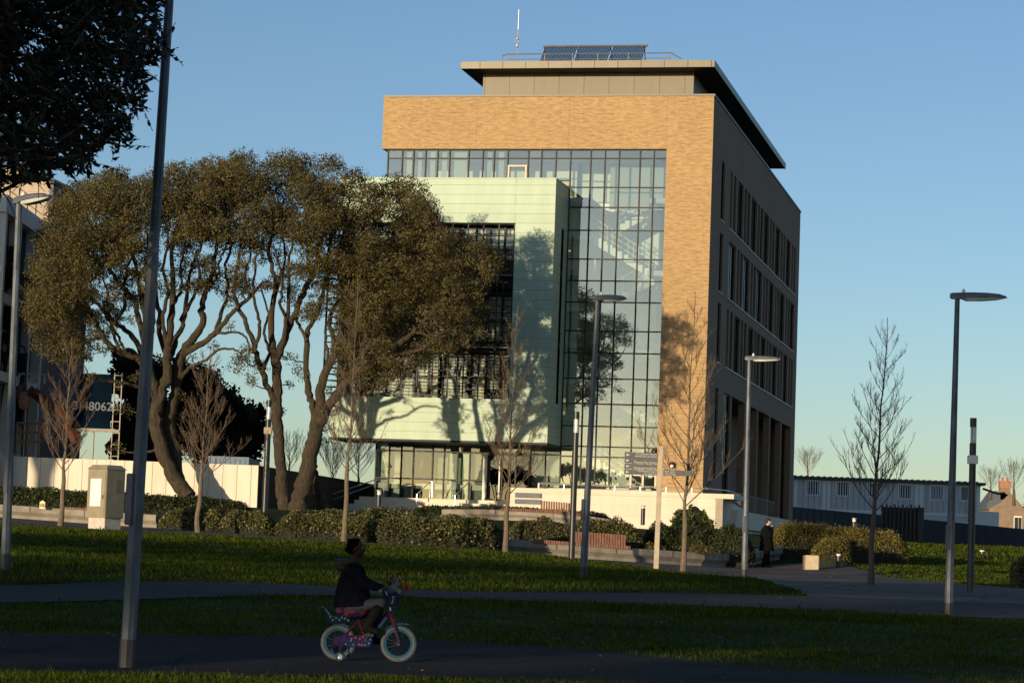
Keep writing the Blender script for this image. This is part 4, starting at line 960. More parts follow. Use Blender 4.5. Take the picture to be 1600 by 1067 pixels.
# ------------------------------------------------------------------ planters and benches
def planter(label, line, h, depth, zlift=0, group='concrete planter edges'):
    """line: (px, Y); a concrete kerb seat with a chamfered face, following the ground"""
    g = GP(*line[0]); root = empty('planter', g, label, 'planter', group)
    pts = []
    for a, b in zip(line, line[1:]):
        for i in range(8): t = i / 8; pts.append(GP(a[0] + (b[0] - a[0]) * t, a[1] + (b[1] - a[1]) * t))
    pts.append(GP(*line[-1]))
    prof = [(0.10, -.15), (.10, .12), (-.02, h * .55), (-.02, h - .015), (0, h), (depth, h), (depth, -.15)]
    m = MB((-g.x, -g.y, -g.z)); vs = []; fs = []; n = len(prof)
    for i, p in enumerate(pts):
        t = (pts[min(i + 1, len(pts) - 1)] - pts[max(i - 1, 0)]); t.z = 0; t.normalize(); nv = Vector((-t.y, t.x, 0))
        for d, z in prof: q = p + nv * d; vs.append((q.x, q.y, p.z + z + zlift))
    for i in range(len(pts) - 1):
        for k in range(n): a = i * n + k; b = i * n + (k + 1) % n; fs.append((a, b, b + n, a + n))
    fs += [tuple(range(n)), tuple(range(len(vs) - n, len(vs)))]
    m.add(vs, fs); m.build('kerb', M['conc'], root)
    j = MB((-g.x, -g.y, -g.z))
    for i in range(6, len(pts) - 1, 7):
        p = pts[i]; t = pts[i + 1] - pts[i - 1]; t.z = 0; t.normalize(); nv = Vector((-t.y, t.x, 0)); q = p - nv * .026
        j.tube([q + Vector((0, 0, h * .55)), q + Vector((0, 0, h))], .012, 4)
    j.build('joint', M['int_dark'], root)
    return root
planter('weathered concrete planter edge under the left hedge', [(-60, 84.6), (80, 84.6), (160, 84.4), (242, 84)], .45, .5)
planter('long concrete planter edge with timber seat, from the young tree to the man', [(775, 84.5), (900, 85.5), (1000, 86.5), (1100, 88.6), (1175, 92.5), (1222, 97)], .48, .5)
planter('upper concrete planter edge before the entrance, with its own timber seat', [(688, 101), (800, 100.5), (900, 100), (960, 99.6)], .42, .5)
def slat_seat(label, a, b, Y0, Y1, h, back, backh, lab2=None):
    g = GP(a, Y0); root = empty('bench', g, label, 'bench', 'timber benches on planter edges')
    m = MB((-g.x, -g.y, -g.z)); n = int(abs(XG(b, Y1) - XG(a, Y0)) / .085)
    for i in range(n):
        t = (i + .5) / n; p = GP(a + (b - a) * t, Y0 + (Y1 - Y0) * t)
        m.box(p.x - .032, p.x + .032, p.y - .07, p.y + .46, p.z + h, p.z + h + .05); m.box(p.x - .032, p.x + .032, p.y - .07, p.y - .04, p.z + h - .07, p.z + h)
    m.build('seat', M['timber'], root)
    if back:
        m = MB((-g.x, -g.y, -g.z)); a2, b2 = back; n2 = int(abs(XG(b2, Y1) - XG(a2, Y0)) / .095)
        for i in range(n2):
            t = (i + .5) / n2; px = a2 + (b2 - a2) * t; tt = (px - a) / (b - a); p = GP(px, Y0 + (Y1 - Y0) * tt)
            m.prism([(p.y + .40, p.z + h + .05), (p.y + .44, p.z + h + .05), (p.y + .60, p.z + h + backh), (p.y + .56, p.z + h + backh)], 'x', p.x - .036, p.x + .036)
        m.build('backrest', M['timber'], root)
slat_seat('long low timber seat with a slatted back section, on the path side planter', 832, 985, 84.9, 86.3, .50, (893, 978), .42)
slat_seat('upper timber seat with a slatted back, before the pale terrace wall', 780, 905, 100.6, 99.95, .44, (842, 893), .42)
slat_seat('short timber seat on the planter beside the tall street lamp, no back', 1141, 1170, 90.7, 92.2, .50, None, 0)
slat_seat('timber seat on the left planter beside the steel cabinet', 98, 137, 84.7, 84.6, .47, None, 0)
# block seat
g = GP(1267, 90.5); bs = empty('stone_block', g, 'pale cubic stone block seat on the paving beside the hedge', 'block seat')
m = MB(); m.box(-.26, .26, -.25, .25, -.02, .52); m.build('block', mat('sandstone_block', (.52, .42, .28), .9, 0, .12, 5, .3, 30), bs, bevel=.02)

# ------------------------------------------------------------------ walls, fences, left side
def wall_between(name, label, cat, p0, p1, thick, m, mname='wall', cap=None):
    """p = (px, Y, top photo y, drop below ground)"""
    a = P(p0[0], p0[2], p0[1]); b = P(p1[0], p1[2], p1[1]); ga = gzf(a.x, a.y) - .4; gb = gzf(b.x, b.y) - .4
    root = empty(name, (a.x, a.y, ga), label, cat); d = Vector((b.x - a.x, b.y - a.y, 0)).normalized(); n = Vector((-d.y, d.x, 0)) * thick
    o = (-a.x, -a.y, -ga); w = MB(o)
    w.add([(a.x, a.y, ga), (b.x, b.y, gb), (b.x, b.y, b.z), (a.x, a.y, a.z), (a.x + n.x, a.y + n.y, ga), (b.x + n.x, b.y + n.y, gb), (b.x + n.x, b.y + n.y, b.z), (a.x + n.x, a.y + n.y, a.z)],
          [(0, 1, 2, 3), (5, 4, 7, 6), (3, 2, 6, 7), (0, 3, 7, 4), (1, 5, 6, 2), (0, 4, 5, 1)])
    w.build(mname, M[m], root); return root, a, b, o
wr, a, b, o = wall_between('site_wall', 'long cream painted wall behind the oak trunks', 'wall', (-120, 129.8, 708), (404, 128.2, 727), .25, 'conc_pale')
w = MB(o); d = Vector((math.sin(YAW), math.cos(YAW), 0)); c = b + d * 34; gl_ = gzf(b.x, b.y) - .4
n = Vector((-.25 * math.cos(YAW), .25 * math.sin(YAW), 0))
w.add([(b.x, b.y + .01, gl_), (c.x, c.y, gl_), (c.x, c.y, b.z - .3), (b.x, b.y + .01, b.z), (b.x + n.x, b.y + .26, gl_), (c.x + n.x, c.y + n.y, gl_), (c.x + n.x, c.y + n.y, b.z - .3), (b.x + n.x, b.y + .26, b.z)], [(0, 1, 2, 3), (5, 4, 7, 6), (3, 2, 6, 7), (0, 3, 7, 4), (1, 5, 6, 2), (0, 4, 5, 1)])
w.build('return_wall', mat('shaded_wall_panel', (.035, .03, .025), .9, 0, .15, 2), wr)  # same wall, its shade put into a near-black colour
w = MB(o)
for i in range(24):
    t = (i + .5) / 24; p = a.lerp(b, t); w.box(p.x - .01, p.x + .01, p.y - .012, p.y, gl_ + .4, p.z - .02)
w.build('panel_joint', M['conc'], wr)
# container behind the wall
p = P(325, 712, 136); q = P(388, 714, 136); ct = empty('shipping_container', (p.x, p.y, p.z - 2.6), 'blue grey ribbed container showing over the cream wall', 'container')
m = MB((-p.x, -p.y, -(p.z - 2.6))); m.box(p.x, q.x, p.y, p.y + 6, p.z - 2.6, p.z - .08); m.box(q.x - .1, q.x + .04, p.y - .04, p.y + 6.04, p.z - 2.6, p.z); m.box(p.x - .04, q.x - .1, p.y - .04, p.y, p.z - .1, p.z)
x = p.x
while x < q.x - .2: m.box(x, x + .13, p.y - .035, p.y, p.z - 2.5, p.z - .12); x += .27
m.build('container_body', M['container'], ct)

# building A: white framed block, its end wall seen at a steep angle
XA = XG(0, 130); 
A = empty('framed_building', (XA, 100, 1.5), 'white framed building at the left edge with tall window bays, in shade', 'building'); o = (-XA, -100, -1.5)
ztop = P(48, 350, 138.8).z
bw = MB(o); bw.box(XA - 18, XA - .5, 127, 138.6, 1.5, ztop - .3); bw.build('wall', M['brick_pale'], A)
fw = MB(o); fw.box(XA - .5, XA + .05, 127, 138.8, ztop - .9, ztop)
ys_ = [127.4 + i * 3.8 for i in range(4)]
for y in ys_: fw.box(XA - .5, XA + .02, y - .22 if y < 138 else y - .5, y + .22 if y < 138 else y, 1.5, ztop - .9)
for z in (ztop - 5.2, ztop - 9.2, ztop - 13.3):
    for y0, y1 in zip(ys_, ys_[1:]): fw.box(XA - .5, XA - .02, y0 + .22, y1 - .22, z - .25, z + .25)
fw.build('frame', mat('pale_precast', (.62, .62, .60), .8, 0, .08, 1), A)
for i, (y0, y1) in enumerate(zip(ys_, ys_[1:])):
    for z0, z1 in ((ztop - 4.9, ztop - 1.0), (ztop - 8.9, ztop - 5.5), (ztop - 13, ztop - 9.5)):
        g_ = MB(o); g_.box(XA - .42, XA - .38, y0 + .3, y1 - (.3 if i % 2 else 1.1), z0, z1); g_.build('window', M['glass_dark'], A)
pr = MB(o)
for y in np.arange(127, 139, 2.4): pr.tube([(XA - .3, y, ztop), (XA - .3, y, ztop + 1.0)], .03, 4)
for z in (.5, 1.0): pr.tube([(XA - .3, 127, ztop + z), (XA - .3, 138.5, ztop + z)], .025, 4)
pr.build('roof_rail', M['zinc_plain'], A)
# building B: pale brick gable
c0 = P(78, 283, 150)
Bd = empty('brick_gable_building', (c0.x, c0.y, 3), 'pale brick building with sunlit end wall at the left edge', 'building', rz=-YAW); o = (0, 0, -3)
bb = MB(o); bb.prism([(-9, 3), (0, 3), (0, c0.z), (-2.2, c0.z + .9), (-9, c0.z + 1.2)], 'y', 0, 3.9); bb.build('wall', M['brick_pale'], Bd)
bb = MB(o); bb.prism([(0, 3), (6.2, 3), (6.2, c0.z - 1.8), (3.0, c0.z - .2), (0, c0.z - .05)], 'x', 0.003, .25); bb.build('side_wall', mat('grey_side_render', (.17, .165, .165), .9, 0, .1, 1), Bd)
bb = MB(o); bb.prism([(-.1, c0.z + .02), (0, c0.z + .12), (3.0, c0.z - .02), (6.3, c0.z - 1.68), (6.3, c0.z - 1.80), (3.0, c0.z - .18), (0, c0.z - .02)], 'x', -.15, .32); bb.build('coping', M['zinc_plain'], Bd)
# hoarding banner with lettering
def flat_sign(name, label, cat, x0, x1, y0, y1, Y, m, posts=True):
    a = P(x0, y1, Y); b = P(x1, y0, Y); r = empty(name, (a.x, Y, a.z - 2.5), label, cat); w = MB(); W = b.x - a.x; H = b.z - a.z
    w.box(0, W, 0, .06, 2.5, 2.5 + H); w.build('banner', M[m], r); 
    if posts: q = MB(); q.tube([(W + .08, 0, 0), (W + .08, 0, 2.5 + H), (W - .05, 0, 2.8 + H), (W - .5, 0, 3.0 + H)], .07, 6); q.tube([(.2, .1, 0), (.2, .1, 2.5)], .06, 6); q.build('post', M['galv'], r)
    return r, W, H
r_, W_, H_ = flat_sign('site_banner', 'blue site banner with pale lettering behind the left street lamp', 'banner', -40, 40, 552, 662, 133, 'banner_blue')
s_ = 133 / F
text('lsaran', 1.25, 'lettering', M['letter'], r_, (W_ - 77 * s_ + .9, -.01, 2.5 + H_ - 47 * s_)); text('building', .5, 'lettering', M['letter_dim'], r_, (W_ - 15 * s_, -.01, 2.5 + H_ - 62 * s_ ))
ch = MB(); ch.prism([(W_ - 2.1, 4.0), (W_ - 1.05, 3.2), (W_ - .02, 4.3), (W_ - .02, 4.8), (W_ - 1.05, 3.7), (W_ - 2.1, 4.5)], 'y', -.012, -.002); ch.build('chevron', mat('tan_print', (.16, .13, .10), .7), r_)
r_, W_, H_ = flat_sign('tower_banner', 'navy sheeting with grey numbers hung on a scaffold tower behind the wall', 'banner', 112, 176, 585, 668, 130, 'banner_navy', False)
text('3-480620', .62, 'lettering', M['letter_dim'], r_, (.0, -.01, 2.5 + H_ - 48 * 130 / F - .3), bold=.008)
q = MB()
for x in (W_ + .12, W_ + .5): q.tube([(x, 0, -1), (x, 0, 2.6 + H_)], .035, 5)
for i in range(9): q.tube([(W_ + .12, 0, .5 + i * .6), (W_ + .5, 0, .5 + i * .6)], .025, 4)
q.tube([(1.1, .2, -1), (1.1, .2, 2.4)], .07, 5); q.tube([(.2, 0, 2.4), (W_ + .5, 0, 2.4)], .08, 5); q.tube([(-.6, .2, -.6), (.8, .2, 1.4)], .04, 5)
q.build('scaffold', mat('pale_scaffold', (.45, .40, .3), .6), r_)
# boom lift
Yb = 131; g = P(100, 745, Yb); bo = empty('boom_lift', g, 'rusty orange boom lift with folded arm and railed basket behind the wall', 'boom lift'); o = (-g.x, -g.y, -g.z)
q = MB(o); q.tube([P(52, 612, Yb), P(100, 652, Yb), P(122, 690, Yb)], [.28, .3, .3], 4); q.tube([P(54, 606, Yb), P(40, 622, Yb)], .2, 4); q.build('arm', M['orange'], bo)
q = MB(o); q.tube([P(56, 618, Yb - .3), P(98, 660, Yb - .3)], .1, 6); q.build('hydraulic_ram', M['black_post'], bo)
q = MB(o); q.ell(P(38, 626, Yb), (.35, .3, .5), 8, 6); q.build('control_box', M['redbrick'], bo)
q = MB(o)
for yy in (661, 675, 689): q.tube([P(26, yy, Yb), P(66, yy + .5, Yb)], .07, 5); q.tube([P(60, yy - 1, Yb + 1.2), P(88, yy + 4, Yb + 1.2)], .04, 5)
for xx in (27, 44, 62): q.tube([P(xx, 660, Yb), P(xx - 2, 712, Yb)], .06, 5)
q.tube([P(62, 676, Yb), P(69, 663, Yb)], .07, 5); q.tube([P(62, 660.5, Yb), P(61, 660, Yb + 1.2)], .05, 5); q.build('basket', M['orange_rail'], bo)

# dark building bits behind, left of the glass: none.  Right side: cabins, hoarding, slatted screen, house
Yc = 214
a = P(1232, 741.5, Yc); b = P(1530, 755.5, Yc); zt_ = (a.z + b.z) / 2
cabn = empty('site_cabins', (a.x, Yc, 2), 'long two storey row of pale site cabins in shade behind the hoarding', 'cabin'); o = (-a.x, -Yc, -2)
W = b.x - a.x; x0 = a.x
q = MB(o); q.box(x0, b.x, Yc, Yc + 6, 2, zt_ - .25); q.build('wall', M['cabin'], cabn)
q = MB(o); q.box(x0 - .2, b.x + .5, Yc - .35, Yc + 6.3, zt_ - .24, zt_); 
xx = x0
while xx < b.x: q.box(xx, xx + .16, Yc - .35, Yc + 6, zt_, zt_ + .07); xx += .5
q.build('roof', M['roof_dark'], cabn)
q = MB(o); zm = P(1400, 799, Yc).z
for px in (1243, 1295, 1440, 1529): 
    xp = XG(px, Yc) - .35; q.box(xp - .35, xp - .05, Yc - .06, Yc - .002, 2, zt_ - .3); q.box(xp + .05, xp + .35, Yc - .06, Yc - .002, 2, zt_ - .3)
q.box(x0, b.x, Yc - .05, Yc - .003, zm - .9, zm - .7); q.box(x0, b.x, Yc - .05, Yc - .003, zm - .2, zm)
q.build('cover_strip', M['cabin_trim'], cabn)
q = MB(o)
for k in range(34): q.box(x0 + .3 + k * W / 34, x0 + .33 + k * W / 34, Yc - .02, Yc, zm, zt_ - .3)
q.build('panel_joint', M['galv'], cabn)
for px, py, bl_ in ((1270, 762, 0), (1317, 763.5, 0), (1366, 765, 0), (1414, 768, 0), (1464, 769.5, 1), (1507, 771, 1)):
    c = P(px, py, Yc); wd = .62 if px < 1500 else .42
    q = MB(o)
    for u0, u1, z0, z1 in ((-wd, wd, .55, .65), (-wd, wd, -.65, -.55), (-wd, -wd + .1, -.55, .55), (wd - .1, wd, -.55, .55)): q.box(c.x + u0, c.x + u1, Yc - .08, Yc - .01, c.z + z0, c.z + z1)
    f = q.build('window', M['cabin_trim'], cabn)
    q = MB(o); q.box(c.x - wd + .1, c.x + wd - .1, Yc - .03, Yc - .02, c.z - .55, c.z + .55); q.build('pane', M['cabin'] if bl_ else M['int_dark'], f)
    q = MB(o)
    for k in range(5): xk = c.x - wd + .2 + k * (2 * wd - .4) / 4; q.box(xk - .035, xk + .035, Yc - .07, Yc - .04, c.z - .55, c.z + .55)
    q.build('bars', M['galv'] if bl_ else M['cabin_trim'], f)
q = MB(o); q.tube([(b.x - .75, Yc - .15, 2), (b.x - .75, Yc - .15, zt_ - .3)], .07, 5); q.tube([(b.x + .3, Yc - .1, zt_ - .5), (b.x + 1.6, Yc - .1, zt_ - .9), (b.x + 2.2, Yc - .1, zt_ - .8)], .1, 5); q.build('drain_pipe', M['orange'], cabn)
q = MB(o); q.box(b.x + .002, b.x + 1.9, Yc + .8, Yc + 6, 2, zm + .3); q.build('stair_lobby', M['cabin_trim'], cabn)
hb, a, b, o = wall_between('hoarding', 'long blue grey hoarding running to the right edge in front of the cabins', 'hoarding', (1230, 204, 790.5), (1680, 188, 834), .12, 'blue_hoard', 'panels')
q = MB(o)
for i in range(40): p = a.lerp(b, i / 40); q.box(p.x - .03, p.x + .03, p.y - .05, p.y, p.z - 2.4, p.z)
q.build('batten', mat('hoarding_batten', (.03, .045, .065), .6), hb)
# slatted timber screen
Ys = 172; a = P(1379, 788, Ys); b = P(1436, 790, Ys); g = Vector((a.x, Ys, gzf(a.x, Ys))); ts = empty('timber_screen', g, 'weathered grey slatted timber enclosure before the cabins', 'screen'); o = (-g.x, -g.y, -g.z)
q = MB(o); n = 10
for i in range(n): xk = a.x + (b.x - a.x) * i / (n - 1); q.box(xk - .06, xk + .06, Ys - .03, Ys + .03, g.z - .2, a.z + (.06 if i % 2 else -.04))
q.box(b.x + .07, b.x + .35, Ys, Ys + 2.4, g.z - .2, a.z - .1); q.build('slats', M['timber_grey'], ts)
q = MB(o)
for z in (.4, 1.4, 2.3): q.box(a.x, b.x, Ys + .04, Ys + .09, g.z + z, g.z + z + .1)
q.box(a.x, b.x, Ys + .35, Ys + .4, g.z, a.z - .15); q.build('rails', mat('dark_timber', (.05, .045, .04), .9), ts)
# house at the right
Yh = 400; kh = 400 / 262; a = P(1545, 830, Yh); b = P(1640, 833, Yh); e0 = P(1546, 781, Yh).z; pk = P(1578, 771, Yh); z0 = a.z - 4
hs = empty('house', (a.x, Yh, z0), 'tan rendered house with chimney beyond the cabins at the right edge', 'house'); o = (-a.x, -Yh, -z0)
xr = P(1600, 795, Yh)
q = MB(o); q.prism([(a.x, z0), (b.x, z0), (b.x, xr.z - 2.0 * kh), (xr.x, xr.z), (pk.x, pk.z), (a.x + 1.2 * kh, e0 - .2 * kh), (a.x, e0 - .9 * kh)], 'y', Yh, Yh + 8); q.build('wall', M['render'], hs)
q = MB(o); q.prism([(a.x - .3, e0 - 1.0 * kh), (a.x + 1.9 * kh, e0 - .2 * kh), (a.x + 2.6 * kh, e0 + .5 * kh), (a.x + .8 * kh, e0 + 1.0 * kh), (a.x - .3, e0 - .4 * kh)], 'y', Yh + .5, Yh + 7.5); q.prism([(pk.x, pk.z + .15), (xr.x, xr.z + .15), (b.x, xr.z - 1.85 * kh), (b.x, xr.z - 2.0 * kh), (xr.x, xr.z), (pk.x, pk.z)], 'y', Yh - .1, Yh + 8.1); q.build('roof', M['slate'], hs)
c = P(1572, 752, Yh); d_ = P(1564, 780, Yh)
q = MB(o); q.box(d_.x, d_.x + 1.05 * kh, Yh + .5, Yh + 1.9, d_.z, c.z - .7 * kh); ch_ = q.build('chimney', M['render'], hs)
q = MB(o); q.box(d_.x - .08, d_.x + 1.13 * kh, Yh + .42, Yh + 1.98, c.z - .7 * kh, c.z + .1)
for k in (.4, 1.1): q.tube([(d_.x + k, Yh + 1, c.z + .1), (d_.x + k, Yh + 1, c.z + .65)], .2, 8)
q.build('chimney_top', M['redbrick'], ch_)
c = P(1591, 818, Yh); q = MB(o); q.box(c.x - .48 * kh, c.x + .38 * kh, Yh - .06, Yh - .003, c.z - 1.0 * kh, c.z + .8 * kh); w_ = q.build('window', M['white'], hs)
q = MB(o); q.box(c.x - .4 * kh, c.x - .02, Yh - .075, Yh - .061, c.z - .85 * kh, c.z + .65 * kh); q.box(c.x + .03, c.x + .33 * kh, Yh - .075, Yh - .061, c.z - .85 * kh, c.z + .65 * kh); q.build('pane', M['glass_dark'], w_)
dense_tree('evergreen_tree', 'dark tree beyond the tan house at the right edge', [(1612, 775, 16, 0), (1622, 790, 20, 0)], 430, 'yew_leaf', .5, 900, (1618, 812))
# ------------------------------------------------------------------ street lamps
def lamp_proto(H, label, loc, rbase=.085, rtop=.05, ang=0, Lh=1.0, door=True, tilt=0, lean=(0, 0), dark=True):
    root = empty('street_lamp', loc, label, 'street lamp', 'galvanised street lamps')
    lx, ly = lean
    q = MB(); n = 12
    pts = [(lx * t, ly * t, H * t) for t in [i / n for i in range(n + 1)]]
    q.tube(pts, [rbase + (rtop - rbase) * min(1, (i / n) ** 1.0) for i in range(n + 1)], 8); q.build('pole', M['galv'], root)
    q = MB(); q.tube([(0, 0, -.1), (lx * .03, 0, .26)], rbase * 1.07, 8); q.build('base_coating', M['galv_dark'], root)
    if door:
        q = MB(); z = 1.32; q.box(-rbase * 1.10, -rbase * .2, -rbase * 1.06, 0, z, z + .48); q.build('access_door', M['galv'], root, bevel=.008)
    c, s = math.cos(ang), math.sin(ang)
    def R3(p): return (lx + p[0] * c - p[1] * s, ly + p[0] * s + p[1] * c, H + p[2] + p[0] * tilt)
    q = MB(); secs = []
    for x, w, zt, zb in ((-.14, .06, .055, -.03), (-.10, .08, .065, -.055), (.05, .10, .075, -.05), (.3, .155, .085, -.02), (.6, .165, .085, -.005), (.82, .14, .07, .0), (.94, .08, .035, .005), (.98, .03, .01, -.002)):
        x *= Lh; secs.append([R3((x, -w, zb)), R3((x, -w * .9, zb + (zt - zb) * .6)), R3((x, -w * .5, zt)), R3((x, w * .5, zt)), R3((x, w * .9, zb + (zt - zb) * .6)), R3((x, w, zb))])
    vs = [p for s_ in secs for p in s_]; fs = []
    for i in range(len(secs) - 1):
        for k in range(6): fs.append((i * 6 + k, i * 6 + (k + 1) % 6, i * 6 + 6 + (k + 1) % 6, i * 6 + 6 + k))
    fs += [tuple(range(6)), tuple(range(len(vs) - 6, len(vs)))]
    q.add(vs, fs); h = q.build('lamp_head', M['lamp_body'], root, smooth=True)
    q = MB(); secs = []
    for x, w, z in ((.08, .07, -.05), (.18, .12, -.085), (.5, .14, -.075), (.8, .11, -.045), (.94, .05, -.01)):
        x *= Lh; secs.append([R3((x, -w, z + .055)), R3((x, -w * .7, z)), R3((x, w * .7, z)), R3((x, w, z + .055))])
    vs = [p for s_ in secs for p in s_]; fs = []
    for i in range(len(secs) - 1):
        for k in range(4): fs.append((i * 4 + k, i * 4 + (k + 1) % 4, i * 4 + 4 + (k + 1) % 4, i * 4 + 4 + k))
    fs += [tuple(range(4)), tuple(range(len(vs) - 4, len(vs)))]; q.add(vs, fs); q.build('lens', M['lamp_glass'], h, smooth=True)
    q = MB(); p = R3((.12 * Lh, 0, .07)); q.tube([p, (p[0], p[1], p[2] + .05), (p[0], p[1], p[2] + .09)], [.035, .035, .01], 8); q.build('light_sensor', M['white'], h)
    return root
def lamp_at(px, py, Y, tx, ty, label, **k):
    g = P(px, py, Y); t = P(tx, ty, Y); return lamp_proto(t.z - g.z, label, g, lean=(t.x - g.x, 0), **k)
lamp_at(198, 1042, 23.5, 267.5, -45, 'nearest and thickest grey lamp pole, crossing the whole left side of the picture', rbase=.072, rtop=.040, tilt=.05)
lamp_at(8, 888, 44, 30, 314, 'street lamp at the left edge with its head below the overhanging leaves', rbase=.085, rtop=.055, tilt=.06, Lh=.72, ang=-.5)
lamp_at(911, 903, 57.4, 934, 466, 'street lamp standing before the glass stair tower on the lawn', rbase=.088, rtop=.05, tilt=.05, Lh=.78, ang=.5)
lamp_at(1163, 903, 73, 1171, 560, 'street lamp beside the standing man, before the shaded brick side wall', rbase=.095, rtop=.055, Lh=.95, tilt=.0)
lamp_at(1482, 962, 50, 1496, 463, 'street lamp standing clear against the sky at the right', rbase=.088, rtop=.05, Lh=1.02, tilt=.0)

def column(label, px, py, Y, tx, ty, box=None, r=.09, m='black_post'):
    g = P(px, py, Y); t = P(tx, ty, Y); H = t.z - g.z; lx = t.x - g.x; root = empty('light_column', g, label, 'light column', 'slim light columns')
    f = lambda a: (lx * a, 0, H * a)
    q = MB(); q.tube([f(-.01), f(.45), f(.855)], [r, r, r * .95], 12); q.build('post', M[m], root, smooth=True)
    q = MB(); q.tube([f(.856), f(.948)], r * .75, 12); q.tube([f(.87), f(.94)], r * .3, 6); q.build('lens', M['lamp_glass'], root, smooth=True)
    q = MB(); q.tube([f(.948), f(1)], r * .95, 12)
    for a in (0, 2.1, 4.2): q.tube([Vector(f(.85)) + Vector((math.cos(a) * r * .85, math.sin(a) * r * .85, 0)), Vector(f(.95)) + Vector((math.cos(a) * r * .85, math.sin(a) * r * .85, 0))], .008, 4)
    q.build('cap', M[m], root, smooth=True)
    if box:
        q = MB(); c = f(box); q.box(c[0] - r * 1.3, c[0] + r * 1.3, -r * 1.4, r * 1.4, c[2] - .11, c[2] + .11); q.build('junction_box', M['white'] if m == 'black_post' and px > 1000 else M['steel'], root, bevel=.01)
column('black light column with pale box at the right, nearest of its kind', 1516, 925, 65, 1521, 653, .76, .092)
column('dark light column next to the street lamp before the glass tower', 893, 872, 77, 901, 643, None, .095)
column('dark light column in front of the cream wall end beside the left hedges', 412, 834, 84, 421, 625, .77, .10)
def bollard(label, px, py, Y, h=.9, r=.1, top='steel'):
    g = GP(px, Y); g.z = P(px, py, Y).z; b_ = empty('bollard_light', g, label, 'bollard light', 'short bollard lights')
    q = MB(); q.tube([(0, 0, -.3), (0, 0, h * .78)], r, 12); q.build('post', M['black_post'], b_, smooth=True)
    q = MB(); q.tube([(0, 0, h * .78), (0, 0, h * .93)], r * .8, 12); q.build('lens', M['lamp_glass'], b_, smooth=True)
    q = MB(); q.tube([(0, 0, h * .93), (0, 0, h)], r * 1.05, 12); q.build('cap', M[top], b_, smooth=True)
bollard('short bollard light before the pale terrace wall, left of the fingerpost', 1002.5, 810, 118, .62)
bollard('short bollard light at the left foot of the entrance steps', 589, 800, 112, 1.0, .12)
bollard('short bollard light behind the russet hedge', 1333, 836, 130, .9, .12)
bollard('short bollard light on the lawn near the hoarding at right', 1534, 870, 118, .32, .13, 'white')
bollard('small dark bollard light at the foot of the hedge spur', 1310, 880, 92, .35, .09, 'white')

# ------------------------------------------------------------------ fingerpost
g = P(1025, 888, 74); t = P(1033, 697, 74); H = t.z - g.z; lx = t.x - g.x
fp = empty('fingerpost', g, 'pale metal fingerpost with grey direction blades before the terrace', 'signpost')
q = MB(); q.prism([(-.10, -.05), (.10, -.05), (.10, .05), (-.10, .05)], 'z', 0, .01)
q = MB(); q.add([(-.075, -.05, 0), (.075, -.05, 0), (.075, .05, 0), (-.075, .05, 0), (lx - .065, -.05, H), (lx + .065, -.05, H), (lx + .065, .05, H), (lx - .065, .05, H)], [(0, 3, 2, 1), (4, 5, 6, 7), (0, 1, 5, 4), (1, 2, 6, 5), (2, 3, 7, 6), (3, 0, 4, 7)])
q.build('post', M['gold'], fp, bevel=.01)
q = MB(); q.add([(.101, -.045, 0), (.12, .045, 0), (lx + .10, .045, H), (lx + .081, -.045, H)], [(0, 1, 2, 3)])
mp = 74 / F
rows = [('St Laurence Church', 'North Circular Road'), ('', 'Phoenix Care Centre'), ('', 'North House Library'), ('The Primary Care', 'City Centre')]
for i, (t1, t2) in enumerate(rows):
    z = P(1000, 711 + i * 8.9, 74).z - g.z; xl = P(976, 715, 74).x - g.x; xr_ = lx - .09 - i * .006
    q = MB(); q.prism([(xl, z - .075), (xr_, z - .075), (xr_, z + .08), (xl, z + .08)], 'y', -.02, .02)
    b_ = q.build('direction_blade', M['panel_grey'], fp, bevel=.008)
    for k, tt in enumerate((t1, t2)):
        if tt: text(tt, .075, 'lettering', M['letter'], b_, (xr_ - .03, -.024, z + .012 - k * .07), align='RIGHT', ext=.001)
    q = MB(); q.prism([(xl + .04, z), (xl + .08, z + .04), (xl + .08, z + .015), (xl + .13, z + .015), (xl + .13, z - .015), (xl + .08, z - .015), (xl + .08, z - .04)], 'y', -.024, -.021); q.build('arrow', M['letter'], b_)
z = P(1060, 739, 74).z - g.z; q = MB(); q.prism([(lx + .09, z - .08), (lx + 1.0, z - .08), (lx + 1.0, z + .08), (lx + .09, z + .08)], 'y', -.02, .02); b_ = q.build('direction_blade', M['panel_grey'], fp, bevel=.008); b_['label'] = 'single blade pointing right'
text('Park Gate', .075, 'lettering', M['letter'], b_, (lx + .13, -.024, z + .012), ext=.001); text('The Green', .075, 'lettering', M['letter'], b_, (lx + .13, -.024, z - .058), ext=.001)

